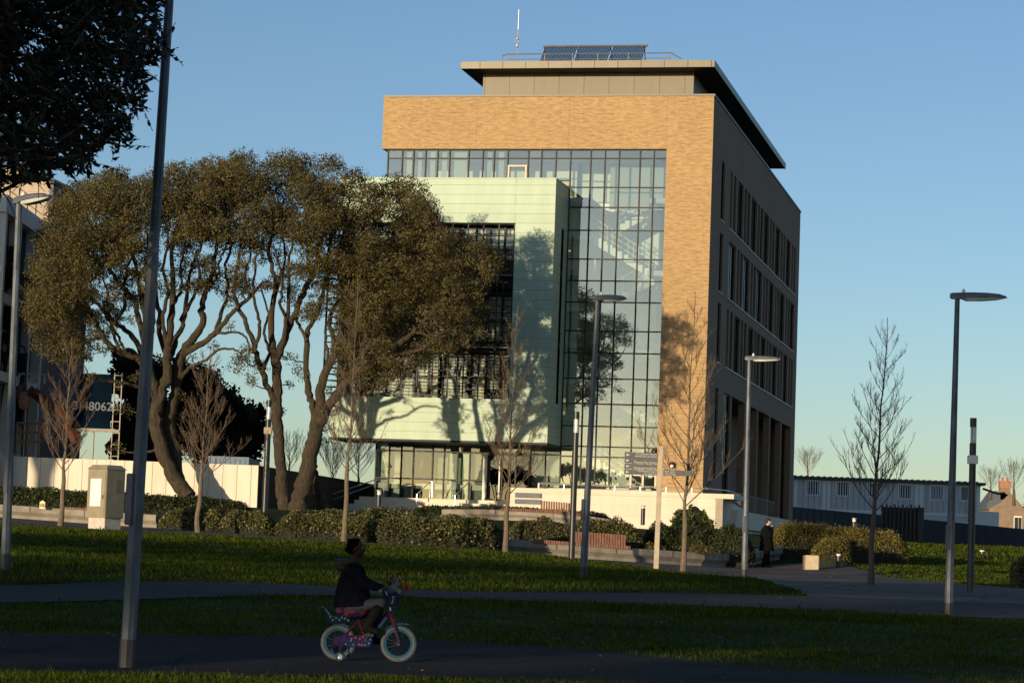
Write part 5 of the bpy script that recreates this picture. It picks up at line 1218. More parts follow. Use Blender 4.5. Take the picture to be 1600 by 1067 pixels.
# ------------------------------------------------------------------ steel cabinet and little marker
Yk = 79; g = P(163, 822, Yk); a = P(139, 790, Yk); 
kb = empty('utility_cabinet', g, 'stainless steel utility cabinet with white poster at the path edge', 'cabinet', rz=-.66)
mpk = Yk / F; H = P(150, 733, Yk).z - g.z; 
w, d = .86, .80
q = MB(); q.box(-w / 2 + .06, w / 2 - .06, -d / 2 + .06, d / 2 - .06, -.2, .26); q.build('plinth', mat('cabinet_plinth', (.55, .50, .42), .9, 0, .15, 6), kb)
q = MB(); q.box(-w / 2, w / 2, -d / 2, d / 2, .26, H); q.build('body', M['steel'], kb, bevel=.015)
q = MB(); q.add([(-w / 2 - .03, -d / 2 - .03, H), (w / 2 + .03, -d / 2 - .03, H), (w / 2 + .03, d / 2 + .03, H), (-w / 2 - .03, d / 2 + .03, H), (-w / 2 + .1, -d / 2 + .1, H + .14), (w / 2 - .1, -d / 2 + .1, H + .14), (w / 2 - .1, d / 2 - .1, H + .14), (-w / 2 + .1, d / 2 - .1, H + .14)], [(0, 3, 2, 1), (4, 5, 6, 7), (0, 1, 5, 4), (1, 2, 6, 5), (2, 3, 7, 6), (3, 0, 4, 7)]); q.build('lid', M['steel'], kb)
q = MB(); q.box(-w / 2 + .05, w / 2 - .05, -d / 2 - .012, -d / 2 - .003, .32, H - .06); dd = q.build('door', M['steel'], kb, bevel=.003)
q = MB(); q.box(-w / 2 + .16, w / 2 - .22, -d / 2 - .018, -d / 2 - .0125, .62, H - .3); q.build('poster', M['paper'], dd)
q = MB(); q.box(w / 2 - .13, w / 2 - .10, -d / 2 - .03, -d / 2 - .0125, .85, .97); q.build('handle', M['black'], dd)
q = MB()
for k in range(8): q.box(w / 2 + .001, w / 2 + .012, -.02, .2, H - .35 - k * .055, H - .33 - k * .055)
q.build('vent', M['zinc_plain'], kb)
Ym = 84.3; g = P(66, 794.5, Ym); mk_ = empty('marker_post', g, 'small pale marker with yellow plate on the left planter', 'marker')
q = MB(); q.prism([(-.09, 0), (.09, 0), (.09, .22), (0, .28), (-.09, .22)], 'y', -.03, .03); q.build('post', M['white'], mk_)
q = MB(); q.box(-.075, .075, -.036, -.031, .04, .19); pl_ = q.build('plate', M['yellow'], mk_)
text('HL', .13, 'lettering', M['black'], pl_, (-.065, -.04, .07), ext=.001, bold=.002)
# ------------------------------------------------------------------ overhanging tree at the top left
Yf = 22.0
g = Vector((-7.4, Yf + .5, 0)); g.z = gzf(g.x, g.y)
ft = empty('broadleaf_tree', g, 'dark leafy tree overhanging the top left corner, nearest of all trees', 'tree')
r = random.Random(4); rs = np.random.RandomState(4)
w = MB((-g.x, -g.y, -g.z)); tw = MB((-g.x, -g.y, -g.z))
top = g + Vector((.3, 0, 6.0))
w.tube(smooth_pts([g, g + Vector((.1, 0, 2)), g + Vector((.15, .1, 4)), top, top + Vector((.1, 0, 2.5))], 4), np.linspace(.24, .09, 17).tolist(), 9)
limbs_ = []
for tx, ty, z0 in ((215, 70, 4.4), (150, 230, 3.6), (60, 270, 3.2), (200, -40, 5.5), (100, 120, 4.2), (230, 150, 4.0), (-60, 200, 3.6), (0, 0, 5.0), (120, -150, 5.8)):
    a = g + Vector((.15, .05, z0)); b = P(tx, ty, Yf + r.uniform(-.8, .8)); p = smooth_pts(wiggle(a, b, 5, .06, r, .05), 3); w.tube(p, np.linspace(.07, .012, len(p)).tolist(), 6); limbs_ += p[3:]
PF = [(-300, -250), (258, -250), (252, 0), (246, 40), (262, 66), (272, 80), (262, 92), (232, 100), (228, 130), (222, 165), (195, 172), (208, 205), (196, 240), (165, 218), (148, 240), (142, 275), (115, 268), (85, 275), (50, 288), (20, 285), (0, 290), (-60, 320), (-300, 330)]
hole = [(18, 78), (60, 52), (92, 62), (70, 82), (30, 88)]
V = []
def leaf6(p, d, s):
    """pointed, folded leaf: 6 points -> two quads"""
    d = d.normalized(); n = Vector((r.gauss(0, 1), r.gauss(0, 1), r.gauss(0, 1))); sd_ = d.cross(n).normalized(); up = sd_.cross(d) * .12 * s; wd = s * .21
    tip = p + d * s - up; m1 = p + d * s * .35; 
    V.extend([p, m1 + sd_ * wd + up, tip, m1 - up * .3]); V.extend([p, m1 - up * .3, tip, m1 - sd_ * wd + up])
cnt = 0
while cnt < 4800:
    x = r.uniform(-160, 270) if cnt < 4400 else r.uniform(-300, -100); y = r.uniform(-110, 315) if cnt < 4400 else r.uniform(-250, 330)
    if not poly_in(PF, x, y) or poly_in(hole, x, y): continue
    edge = math.hypot(max(0, x), max(0, y)) / 300
    if r.random() < edge * .35 : continue
    cnt += 1
    c = P(x, y, Yf + r.uniform(-1.3, 1.3)); d = Vector((r.gauss(.5, .6), r.gauss(0, .6), r.gauss(-.25, .5))).normalized(); L = r.uniform(.14, .30)
    c0_ = c - d * L; pts = [c0_, c0_.lerp(c, .5) + Vector((0, 0, .01)), c]; tw.tube(pts, [.004, .003, .002], 3, cap=False)
    for k in range(7):
        t = .15 + .85 * k / 6; p = c0_.lerp(c, t); sd_ = d.cross(Vector((0, 0, 1))) * (1 if k % 2 else -1)
        leaf6(p, (d * .9 + sd_ * r.uniform(.3, .9) + Vector((0, 0, r.uniform(-.6, .2)))) if k < 6 else d, r.uniform(.055, .105))
for p in limbs_[::2]:
    for k in range(3):
        e = p + Vector((r.gauss(-.05, .12), r.gauss(0, .15), r.gauss(-.02, .12))); tw.tube([p, (p + e) / 2 + Vector((0, 0, .03)), e], [.01, .006, .003], 3, cap=False)
w.build('trunk', M['bark_oak'], ft, smooth=True); tw.build('twigs', M['twig_dark'], ft)
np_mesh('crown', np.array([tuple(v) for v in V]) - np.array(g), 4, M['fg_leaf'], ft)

# ------------------------------------------------------------------ unseen trees added behind the photographer to shade the lawn
def unseen_tree(x, y, blobs, seed, fork=False):
    """blobs: (dx, dz, r) crown clumps"""
    g = Vector((x, y, gzf(x, y) - .1)); t = empty('unseen_tree', g, 'unseen leafy tree added behind the camera to shade the lawn' if y < 0 else 'large leafy park tree beyond the left edge, shading the building site', 'tree', 'added shade trees behind the camera' if y < 0 else None)
    rs = np.random.RandomState(seed); w = MB(); zt = max(b[1] for b in blobs) * .7
    w.tube([(0, 0, 0), (.1, 0, zt * .5), (0, 0, zt)] if not fork else [(0, 0, 0), (-.1, 0, 3), (0, 0, 7.0)], [.35, .28, .15] if not fork else [.55, .45, .42], 8); V = []
    if fork:
        w.tube([(0, 0, 6.6), (-.9, 0, 8.6), (-1.9, 0, 11), (-2.6, 0, 15)], [.36, .33, .28, .15], 8); w.tube([(0, 0, 6.6), (.7, 0, 8.6), (1.2, 0, 11), (1.4, 0, 15)], [.36, .33, .28, .15], 8)
    for dx, dz, rad in blobs:
        w.tube([(0, 0, zt * .55 if not fork else 12), (dx * .5, 0, (zt * .55 + dz) / 2), (dx, 0, dz)], [.14, .1, .04], 5)
        n = int(230 * rad * rad); V.append(cards(puff((dx, rs.uniform(-1, 1), dz), rad, n, rs, .85, .1), .42, .65, rs=rs))
    w.build('trunk', M['bark_oak'], t); np_mesh('crown', np.concatenate(V), 4, M['shade_leaf'], t)
SH = SUN_AZ; kx = math.tan(SH); kz = math.tan(SUN_EL) / math.cos(SH)
rr = random.Random(12); BY = -40
# rows of crown clumps, set where they block the sun: (x from, x to, z from, z to, clump radius); x,z are where the sun ray crosses y = -40
bands = [(-72, -26, 8.1, 9.3, 1.1), (-91, -54, 11.8, 12.8, 1.0), (-61, -42, 12.2, 18.3, 1.4)]
blobs = []
for x0, x1, z0, z1, rad in bands:
    z = z0
    while z < z1:
        x = x0 + rr.uniform(0, rad)
        while x < x1:
            hx = x + rr.uniform(-.3, .3); hz = z + rr.uniform(-.35, .35)
            # gaps that let the sun reach the lawn in patches
            blobs.append((hx, hz, rad * rr.uniform(.85, 1.25))); x += rad * rr.uniform(.95, 1.3)
        z += rad * 1.05
gaps = [(-42.4, 7.4, 1.2)]
blobs = [b for b in blobs if not any((b[0] - a) ** 2 + (b[1] - c) ** 2 < q * q for a, c, q in gaps)]
# one larger tree off to the left: its forked trunk throws its shadow on the cream wall, its crown shades the site behind
unseen_tree(-49.3, 90, [(dx + rr.uniform(-.5, .5), dz + rr.uniform(-.5, .5), 1.7) for dx in np.arange(-15, 0, 1.9) for dz in np.arange(12.6, 26, 1.9) if (dx + 7.5) ** 2 / 60 + (dz - 19) ** 2 / 60 < 1], 77, True)
xs = np.arange(-87, -24, 6.0)
for i, x in enumerate(xs):
    mine = [(b[0] - x, b[1] - gzf(x, BY), b[2]) for b in blobs if abs(b[0] - x) <= 3.0]
    if mine: unseen_tree(float(x), BY + rr.uniform(-1, 1), mine, i + 50)

# ------------------------------------------------------------------ people
M['skin_dark'] = mat('dark_brown_skin', (0.0600, 0.0288, 0.0192), .6, 0, .05, spec=.08)
M['skin_light'] = mat('pale_skin', (.62, .38, .28), .5, 0, .05)
M['coat_navy'] = mat('navy_coat', (.006, .007, .012), .95, 0, .3, 20, spec=.05)
M['coat_black'] = mat('black_wool_coat', (.006, .006, .0065), .95, 0, .3, 20, spec=.05)
M['fur'] = mat('grey_brown_fur_trim', (.07, .055, .045), .95, 0, .4, 60, .8, 120, spec=.05)
M['lining'] = mat('pale_hood_lining', (0.0715, 0.0770, 0.0935), .9, spec=.08)
M['hair'] = mat('black_hair', (.006, .005, .005), .95, 0, .2, 40, .8, 90, spec=.02)
M['pink'] = mat('pink_patterned_fabric', (0.13, .045, .085), .8, 0, .3, 26, c2=(.07, .012, .035), detail=1, spec=.1)
M['tights'] = mat('grey_tights', (0.0600, 0.0625, 0.0750), .9, 0, .15, 30, spec=.08)
M['boot'] = mat('black_boot', (.008, .008, .009), .8, spec=.1)
M['tyre_white'] = mat('white_tyre', (0.0924, 0.1092, 0.1176), .8, 0, .1, 20, spec=.08)
M['rim_blue'] = mat('turquoise_rim', (0.0120, 0.0900, 0.1560), .4, spec=.08)
M['frame_purple'] = mat('magenta_frame_paint', (0.0640, 0.0080, 0.0320), .35, 0, .1, spec=.08)
M['blue_gloss'] = mat('blue_plastic', (0.0120, 0.0600, 0.1320), .4, spec=.08)
M['navy_pl'] = mat('navy_plastic', (0.0048, 0.0072, 0.0300), .4, spec=.08)
M['teal_dot'] = mat('turquoise_spots', (0.0300, 0.1560, 0.1920), .4, spec=.08)
M['purple_pl'] = mat('purple_guard_plastic', (0.0165, 0.0110, 0.0605), .4, 0, .3, 20, spec=.08)
M['pink_dot'] = mat('pink_orange_spots', (0.2400, 0.0780, 0.0660), .4, spec=.08)
M['rubber'] = mat('black_rubber', (.015, .015, .015), .7)
M['chrome'] = mat('chrome', (.6, .6, .6), .2, 1)
M['red'] = mat('red_plastic', (0.2100, 0.0060, 0.0090), .4, spec=.08)

def lerp3(a, b, t): return tuple(a[i] + (b[i] - a[i]) * t for i in range(3))
def limb(q, a, b, ra, rb, n=10): q.tube([a, lerp3(a, b, .33), lerp3(a, b, .66), b], [ra, ra + (rb - ra) * .3, ra + (rb - ra) * .68, rb], n); q.ell(a, (ra, ra, ra), n, 6); q.ell(b, (rb, rb, rb), n, 6)
def hand(q, wrist, fwd, palm, s=1.0, curl=.9, side=1):
    """five bent fingers of unequal length round something, thumb from the side of the palm"""
    f = Vector(fwd).normalized(); p = Vector(palm).normalized(); p = (p - f * p.dot(f)).normalized(); k = f.cross(p) * side; w = Vector(wrist)
    c = w + f * .030 * s
    q.tube([w - f * .01 * s, w + f * .02 * s, w + f * .055 * s], [.017 * s, .021 * s, .018 * s], 8)
    for i, L in enumerate((.036, .042, .039, .030)):
        o = w + f * .052 * s + k * (.024 - .016 * i) * s; a = o + (f * math.cos(curl * .4) + p * math.sin(curl * .4)) * L * .5 * s
        b = a + (f * math.cos(curl * 1.2) + p * math.sin(curl * 1.2)) * L * .4 * s; c_ = b + (f * math.cos(curl * 2.0) + p * math.sin(curl * 2.0)) * L * .3 * s
        q.tube([w + f * .03 * s + k * (.018 - .012 * i) * s, o, a, b, c_], [.0085 * s, .0085 * s, .0078 * s, .007 * s, .006 * s], 6)
    o = w + f * .018 * s + k * .018 * s; a = o + (f * .5 + k * .7 + p * .5).normalized() * .024 * s; b = a + (f * .8 + p * .6).normalized() * .022 * s
    q.tube([w + f * .01 * s, o, a, b], [.011 * s, .010 * s, .009 * s, .007 * s], 6)

# girl and bicycle share the plane Y = 25; local frame: origin on the path under the saddle
YB = 25.0
G0 = P(560, 1031, YB)
def g2(px, py, y=0.0): q = P(px, py, YB); return (q.x - G0.x, y, q.z - G0.z)
bike = empty('child_bicycle', G0, "small child's bicycle with white tyres, turquoise rims and stabilisers", 'bicycle')
def wheel(cx, cy, R_):
    c = g2(cx, cy); q = MB(); q.torus(c, R_ - .021, .021, 44, 8)
    for i in range(44): a = 2 * math.pi * i / 44; q.box(c[0] + math.cos(a) * R_ - .005, c[0] + math.cos(a) * R_ + .005, -.014, .014, c[2] + math.sin(a) * R_ - .004, c[2] + math.sin(a) * R_ + .004)
    ty = q.build('wheel', M['tyre_white'], bike, smooth=True)
    q = MB(); q.torus(c, R_ - .048, .011, 44, 6, sq=1.3); q.build('rim', M['rim_blue'], ty, smooth=True)
    q = MB(); q.tube([(c[0], -.04, c[2]), (c[0], .04, c[2])], .017, 10)
    for i in range(16): a = 2 * math.pi * i / 16; q.tube([(c[0], .015 * (-1) ** i, c[2]), (c[0] + math.cos(a) * (R_ - .05), 0, c[2] + math.sin(a) * (R_ - .05))], .0014, 3)
    q.build('spokes', M['galv_dark'], ty)
wheel(528.3, 1003, .171); wheel(622.6, 1005.3, .176)
q = MB(); rh = g2(528.3, 1003); fh = g2(622.6, 1005.3); bb_ = g2(572, 999); st = g2(559, 966); hd = g2(609.3, 953.5); hb_ = g2(613, 968)
q.tube([hd, hb_], .021, 10); q.tube([g2(610, 957), g2(597, 965), g2(582, 980), bb_], [.024, .025, .025, .024], 10); q.tube([bb_, st], .015, 8)
for y in (-.035, .035):
    q.tube([(rh[0], y, rh[2]), (bb_[0] - .05, y * .6, bb_[2])], .009, 6); q.tube([(rh[0], y, rh[2]), (st[0], y * .3, st[2] - .03)], .009, 6)
q.build('frame', M['frame_purple'], bike, smooth=True)
q = MB(); 
for y in (-.04, .04): q.tube([(hb_[0], y * .8, hb_[2]), (hb_[0] + .03, y, hb_[2] - .07), (fh[0], y, fh[2])], [.013, .013, .009], 8)
q.box(hb_[0] - .02, hb_[0] + .025, -.045, .045, hb_[2] - .02, hb_[2] + .01); q.build('fork', M['frame_purple'], bike, smooth=True)
q = MB(); 
for k in range(5): x = hb_[0] + .025 + k * .011; z = hb_[2] - .09 - k * .03; q.box(x + .004, x + .016, -.056, -.052, z, z + .016)
q.prism([(g2(586, 983)[0], g2(586, 983)[2]), (g2(603, 962)[0], g2(603, 962)[2]), (g2(606, 965)[0], g2(606, 965)[2]), (g2(589, 986)[0], g2(589, 986)[2])], 'y', -.031, -.027)
q.build('frame_sticker', M['blue_gloss'], bike)
q = MB(); hs_ = g2(606, 937); q.tube([hd, hs_], .012, 8); q.tube([(hs_[0], 0, hs_[2]), (hs_[0] - .01, -.05, hs_[2] + .03), (hs_[0] - .04, -.14, hs_[2] + .08), (hs_[0] - .06, -.24, hs_[2] + .09)], .010, 8); q.tube([(hs_[0], 0, hs_[2]), (hs_[0] - .01, .05, hs_[2] + .03), (hs_[0] - .04, .14, hs_[2] + .08), (hs_[0] - .06, .24, hs_[2] + .09)], .010, 8)
q.build('handlebar', M['chrome'], bike, smooth=True)
q = MB()
for s in (-1, 1): q.tube([(hs_[0] - .047, s * .17, hs_[2] + .084), (hs_[0] - .062, s * .25, hs_[2] + .09)], .016, 8); q.ell((hs_[0] - .064, s * .26, hs_[2] + .09), (.02, .008, .02), 8, 5)
q.build('grip', M['tyre_white'], bike, smooth=True)
q = MB(); q.ell(g2(553, 963), (.11, .06, .03), 14, 8); q.tube([g2(558, 965), st], .012, 8); q.build('saddle', M['navy_pl'], bike, smooth=True)
# doll seat behind the saddle
q = MB(); o_ = [g2(x, y) for x, y in ((501, 946.5), (508, 950), (515, 960), (522, 963.5), (532, 961), (541, 961.5), (549, 966), (548, 971), (538, 971), (527, 973.5), (517, 972.5), (511, 966), (506, 956))]
q.prism([(p[0], p[2]) for p in o_], 'y', -.065, .065); q.build('doll_seat', M['navy_pl'], bike, bevel=.01)
q = MB()
for x, y in ((511, 953), (514.5, 958), (517, 963), (521, 968), (526, 964.5), (531, 967.5), (535, 964), (540, 965.5), (545, 968.5)): c = g2(x, y); q.ell((c[0], -.067, c[2]), (.012, .003, .012), 8, 4)
q.build('seat_spots', M['teal_dot'], bike)
q = MB(); c = g2(552.5, 1001.5); q.prism([(g2(524, 993)[0], g2(524, 993)[2]), (g2(535, 992)[0], g2(535, 992)[2]), (g2(575, 991)[0], g2(575, 991)[2]), (g2(582, 994)[0], g2(582, 994)[2]), (g2(583, 1001)[0], g2(583, 1001)[2]), (g2(578, 1010)[0], g2(578, 1010)[2]), (g2(540, 1010)[0], g2(540, 1010)[2]), (g2(524, 1006)[0], g2(524, 1006)[2]), (g2(521.5, 999)[0], g2(521.5, 999)[2])], 'y', -.062, -.042); cg = q.build('chain_guard', M['purple_pl'], bike, bevel=.006)
q = MB()
for x, y in ((550, 997), (556, 995.5), (563, 997.5), (568, 994), (562, 1006), (566, 1006.5)): c = g2(x, y); q.ell((c[0], -.064, c[2]), (.011, .003, .011), 8, 4)
q.build('guard_spots', M['pink_dot'], cg)
q = MB()
for x, y in ((535, 1006), (541, 1005.5), (553, 1006.5), (571, 1007), (577, 1004), (579, 998), (549, 1000)): c = g2(x, y); q.ell((c[0], -.064, c[2]), (.011, .003, .011), 8, 4)
q.build('guard_spots', M['teal_dot'], cg)
q = MB(); c = g2(572.5, 999); q.tube([(c[0], -.066, c[2]), (c[0], .066, c[2])], .02, 10); q.tube([(c[0], -.07, c[2]), (c[0] + .03, -.08, c[2] + .05)], .008, 6); q.tube([(c[0], .07, c[2]), (c[0] + .06, .09, c[2] - .045)], .008, 6); q.build('crank', M['rubber'], bike)
q = MB(); p1 = g2(577, 991); p2 = g2(590, 1005); q.box(p1[0] - .04, p1[0] + .05, -.15, -.08, p1[2] - .012, p1[2] + .012); q.box(p2[0] - .05, p2[0] + .04, .09, .16, p2[2] - .012, p2[2] + .012); q.build('pedal', M['rubber'], bike)
def guard(pts, w_): 
    q = MB(); p = [g2(*a) for a in pts]
    for a, b in zip(p, p[1:]): q.add([(a[0], -w_, a[2]), (b[0], -w_, b[2]), (b[0], w_, b[2]), (a[0], w_, a[2]), (a[0], -w_, a[2] - .012), (b[0], -w_, b[2] - .012), (b[0], w_, b[2] - .012), (a[0], w_, a[2] - .012)], [(0, 1, 2, 3), (7, 6, 5, 4), (0, 4, 5, 1), (3, 2, 6, 7), (0, 3, 7, 4), (1, 5, 6, 2)])
    q.build('mudguard', M['blue_gloss'], bike)
guard([(601.5, 983.5), (605, 979.5), (610, 977), (616, 975)], .03); guard([(619, 973.5), (624, 973), (632, 973.5), (639, 974.5)], .03); guard([(521, 974.5), (530, 973.3), (538, 974.5), (545, 978)], .03)
for s, (wx, wy) in ((-1, (533, 1024.3)), (1, (523, 1017))):
    c = g2(wx, wy); q = MB(); q.tube([(rh[0], s * .05, rh[2]), (c[0], s * .12, rh[2] - .02), (c[0], s * .15, c[2])], .008, 6); b_ = q.build('stabiliser', M['frame_purple'], bike)
    cy = s * .165; q = MB(); q.torus((c[0], cy, c[2]), .036, .013, 24, 8); tw_ = q.build('small_wheel', M['rubber'], b_, smooth=True)
    q = MB(); q.tube([(c[0], cy - .012, c[2]), (c[0], cy + .012, c[2])], .036, 16); hb2 = q.build('hub_cap', M['rim_blue'], b_)
    if s < 0:
        q = MB(); 
        for dx, dz, rr_ in ((-.008, -.008, .014), (.008, .012, .006), (-.006, .018, .006), (.016, 0, .006), (.012, -.014, .006)): q.ell((c[0] + dx, cy - .014, c[2] + dz), (rr_, .003, rr_), 8, 4)
        q.build('paw_mark', M['letter'], b_)
q = MB(); bc = g2(615, 935.5); q.prism([(bc[0] - .055, bc[2] - .07), (bc[0] + .055, bc[2] - .07), (bc[0] + .068, bc[2] + .06), (bc[0] - .062, bc[2] + .06)], 'y', -.08, .08); bk = q.build('basket', M['navy_pl'], bike, bevel=.012)
q = MB()
for dx, dz in ((0, .02), (-.002, -.01), (-.01, -.035)): q.ell((bc[0] + dx, -.083, bc[2] + dz), (.012, .003, .014), 8, 4)
q.build('basket_spots', M['teal_dot'], bk)
# white plush toy and ribbons in the basket
g_t = Vector((G0.x + bc[0], YB, G0.z + bc[2] + .05)); ty = empty('plush_toy', g_t, 'white plush toy with ribbons sitting in the bicycle basket', 'toy')
q = MB(); q.ell((.0, 0, .05), (.055, .05, .05), 12, 8); q.ell((.035, -.02, .10), (.035, .035, .032), 12, 8)
q.ell((-.045, -.03, .03), (.03, .03, .04), 10, 6); q.ell((.06, -.04, .02), (.022, .02, .045), 10, 6); q.ell((-.02, -.05, .0), (.022, .02, .05), 10, 6)
for a in (1.2, 2.0): q.tube([(.03, -.02, .12), (.03 + math.cos(a) * .03, -.03, .15), (.03 + math.cos(a) * .06, -.03, .17)], [.012, .014, .008], 6)
blob(q, 'plush_body', M['tyre_white'], ty, .007, 3)
q = MB(); q.ell((.118, -.03, .07), (.026, .02, .028), 10, 6); q.ell((.05, -.04, .135), (.012, .012, .012), 8, 5); q.build('red_nose', M['red'], ty, smooth=True)
q = MB()
for a in (.6, 1.2, 1.8, 2.3): q.tube([(-.02, 0, .06), (-.02 + math.cos(a) * .07, .01, .07 + math.sin(a) * .06), (-.02 + math.cos(a) * .10, .0, .06 + math.sin(a) * .09)], [.006, .012, .004], 5)
q.build('ribbons', M['navy_pl'], ty)

girl = empty('person', G0, 'child in navy hooded coat, pink skirt and black boots riding a small bicycle', 'person')
q = MB(); hc = g2(556.5, 857)
hip = g2(549, 944); ch_ = g2(553, 905); nk = g2(554, 880); 
q.tube([hip, g2(550, 925), ch_, g2(553, 890), nk], [.085, .078, .085, .062, .032], 14); q.ell(hip, (.085, .085, .07))
q.tube([nk, (hc[0] - .002, 0, hc[2] - .03)], .034, 10)
q.ell((hc[0] - .008, 0, hc[2] + .022), (.078, .068, .078), 18, 12); q.ell((hc[0] + .022, 0, hc[2] - .02), (.058, .055, .066), 16, 10)
q.ell((hc[0] + .045, 0, hc[2] - .055), (.026, .03, .024), 10, 6)      # chin
q.ell((hc[0] + .082, 0, hc[2] - .012), (.016, .014, .012), 8, 6); q.tube([(hc[0] + .072, 0, hc[2] + .018), (hc[0] + .088, 0, hc[2] - .010)], [.008, .010], 6)  # nose
q.ell((hc[0] + .073, 0, hc[2] - .040), (.012, .020, .006), 8, 5); q.ell((hc[0] + .071, 0, hc[2] - .050), (.011, .017, .006), 8, 5)
for s in (-1, 1): q.ell((hc[0] + .0, s * .068, hc[2] - .002), (.014, .008, .021), 8, 6); q.ell((hc[0] + .05, s * .032, hc[2] - .02), (.024, .022, .022), 8, 6)
for s in (-1, 1):
    sh = (g2(552, 888)[0], s * .115, g2(552, 888)[2] - .01); el = (g2(572, 908)[0], s * .17, g2(572, 912)[2]); wr_ = (g2(594, 918)[0], s * .19, g2(594, 918)[2])
    limb(q, sh, el, .034, .026); limb(q, el, wr_, .026, .018)
    hand(q, wr_, (.9, s * .15, -.1), (0, 0, -1), .78, .95, -s)
# near leg: knee high, foot on the raised pedal; far leg stretched lower
for s, kn, an_, toe in ((-1, (597, 941), (573, 980), (590, 986)), (1, (590, 962), (579, 997), (597, 1003))):
    h = (hip[0], s * .055, hip[2] - .02); k_ = (g2(*kn)[0], s * .075, g2(*kn)[2]); a_ = (g2(*an_)[0], s * .09, g2(*an_)[2]); t_ = (g2(*toe)[0], s * .10, g2(*toe)[2])
    limb(q, h, k_, .058, .042); limb(q, k_, a_, .042, .028); limb(q, a_, t_, .028, .02)
body = blob(q, 'body', M['skin_dark'], girl, .0065, 3)
q = MB()   # tights over the thighs and knees
for s, kn, an_ in ((-1, (597, 941), (573, 980)), (1, (590, 962), (579, 997))):
    h = (hip[0], s * .055, hip[2] - .02); k_ = (g2(*kn)[0], s * .075, g2(*kn)[2]); a_ = (g2(*an_)[0], s * .09, g2(*an_)[2])
    limb(q, h, k_, .064, .048); limb(q, k_, lerp3(k_, a_, .6), .048, .040)
blob(q, 'tights', M['tights'], girl, .009, 3)
q = MB()
for s, kn, an_, toe in ((-1, (597, 941), (573, 980), (590, 986)), (1, (590, 962), (579, 997), (597, 1003))):
    k_ = (g2(*kn)[0], s * .075, g2(*kn)[2]); a_ = (g2(*an_)[0], s * .09, g2(*an_)[2]); t_ = (g2(*toe)[0], s * .10, g2(*toe)[2])
    b0 = lerp3(k_, a_, .28); limb(q, b0, a_, .066, .044); limb(q, a_, t_, .042, .030)
    q.ell((t_[0], t_[1], t_[2] - .004), (.032, .032, .026)); q.ell((a_[0] - .012, a_[1], a_[2] - .018), (.035, .033, .028))
blob(q, 'boots', M['boot'], girl, .009, 3)
q = MB(); a, b = g2(534, 950), g2(570, 947); q.tube([g2(530, 944), g2(545, 953), g2(562, 951), g2(584, 940)], [.075, .085, .085, .07], 14); q.ell(g2(533, 953), (.06, .10, .045)); q.ell(g2(553, 955), (.08, .12, .04)); q.ell(g2(572, 949), (.06, .11, .045))
sk = blob(q, 'skirt', M['pink'], girl, .011, 2)
q = MB(); q.tube([g2(551.5, 947), g2(551, 935), g2(551, 915), g2(553, 897), g2(554, 886), g2(555, 879)], [.205, .19, .155, .13, .10, .055], 20)
q.v = [(x, y * (.72 if z < G0.z + 5 else .9), z) for x, y, z in q.v]
for s in (-1, 1):
    sh = (g2(552, 890)[0], s * .10, g2(552, 890)[2] - .01); el = (g2(571, 911)[0], s * .165, g2(571, 911)[2]); wr_ = (g2(594, 918)[0], s * .188, g2(594, 918)[2])
    limb(q, sh, el, .062, .052); limb(q, el, wr_, .052, .037)
coat = blob(q, 'coat', M['coat_navy'], girl, .011, 4)
q = MB(); q.torus((0, 0, 0), .085, .032, 28, 10, axis='z'); c = g2(541, 878)
q.v = [(c[0] + x * 1.15, y * 1.15, c[2] + z * .9 + x * .22) for x, y, z in q.v]; q.ell((c[0] - .035, 0, c[2] - .035), (.085, .10, .06))
blob(q, 'fur_trimmed_hood', M['fur'], girl, .009, 2)
q = MB(); q.ell((c[0] - .01, 0, c[2] + .022), (.095, .095, .016), 18, 8); q.build('hood_lining', M['lining'], girl, smooth=True)
q = MB(); hx, hz = hc[0] - .008, hc[2] + .022
q.ell((hx - .014, 0, hz + .010), (.078, .073, .074), 18, 12); q.ell((hx - .045, 0, hz - .03), (.042, .060, .052), 12, 8); q.ell((hx - .085, 0, hz - .035), (.024, .035, .026), 10, 6)
for i in range(10): a = i * .63; q.ell((hx - .02 + math.cos(a) * .045, math.sin(a) * .05, hz + .066), (.018, .018, .014), 8, 5)
q.ell((hx + .02, 0, hz + .066), (.03, .035, .018), 10, 6)
hr_ = blob(q, 'hair', M['hair'], girl, .007, 1)
q = MB(); q.ell((hx - .015, -.05, hz + .08), (.012, .012, .012), 8, 5); q.build('hair_clip', M['lining'], hr_)
q = MB()
for s in (-1, 1):
    q.torus((0, 0, 0), .019, .0022, 18, 5); 
q = MB()
for s in (-1, 1):
    cx_, cz_ = hc[0] + .082, hc[2] + .010
    ring = [(cx_ - abs(math.sin(a)) * .002 - .006, s * .031 + math.cos(a) * .023, cz_ + math.sin(a) * .019) for a in [i * math.pi / 8 for i in range(17)]]; q.tube(ring, .0024, 5, cap=False)
    q.tube([(cx_ - .008, s * .054, cz_ + .004), (cx_ - .04, s * .068, cz_ + .006), (hc[0] - .002, s * .072, cz_ + .004)], .0024, 5)
q.tube([(cx_ - .002, -.008, cz_ + .003), (cx_ + .002, 0, cz_ + .006), (cx_ - .002, .008, cz_ + .003)], .0024, 5)
gl2 = q.build('glasses', M['lining'], girl)
q = MB()
for s in (-1, 1): q.ell((hc[0] + .066, s * .03, hc[2] + .010), (.010, .012, .009), 10, 6)
ey = q.build('eyes', M['letter'], girl, smooth=True); q = MB()
for s in (-1, 1): q.ell((hc[0] + .0735, s * .03, hc[2] + .010), (.004, .006, .006), 8, 5)
q.build('pupils', M['black'], ey)

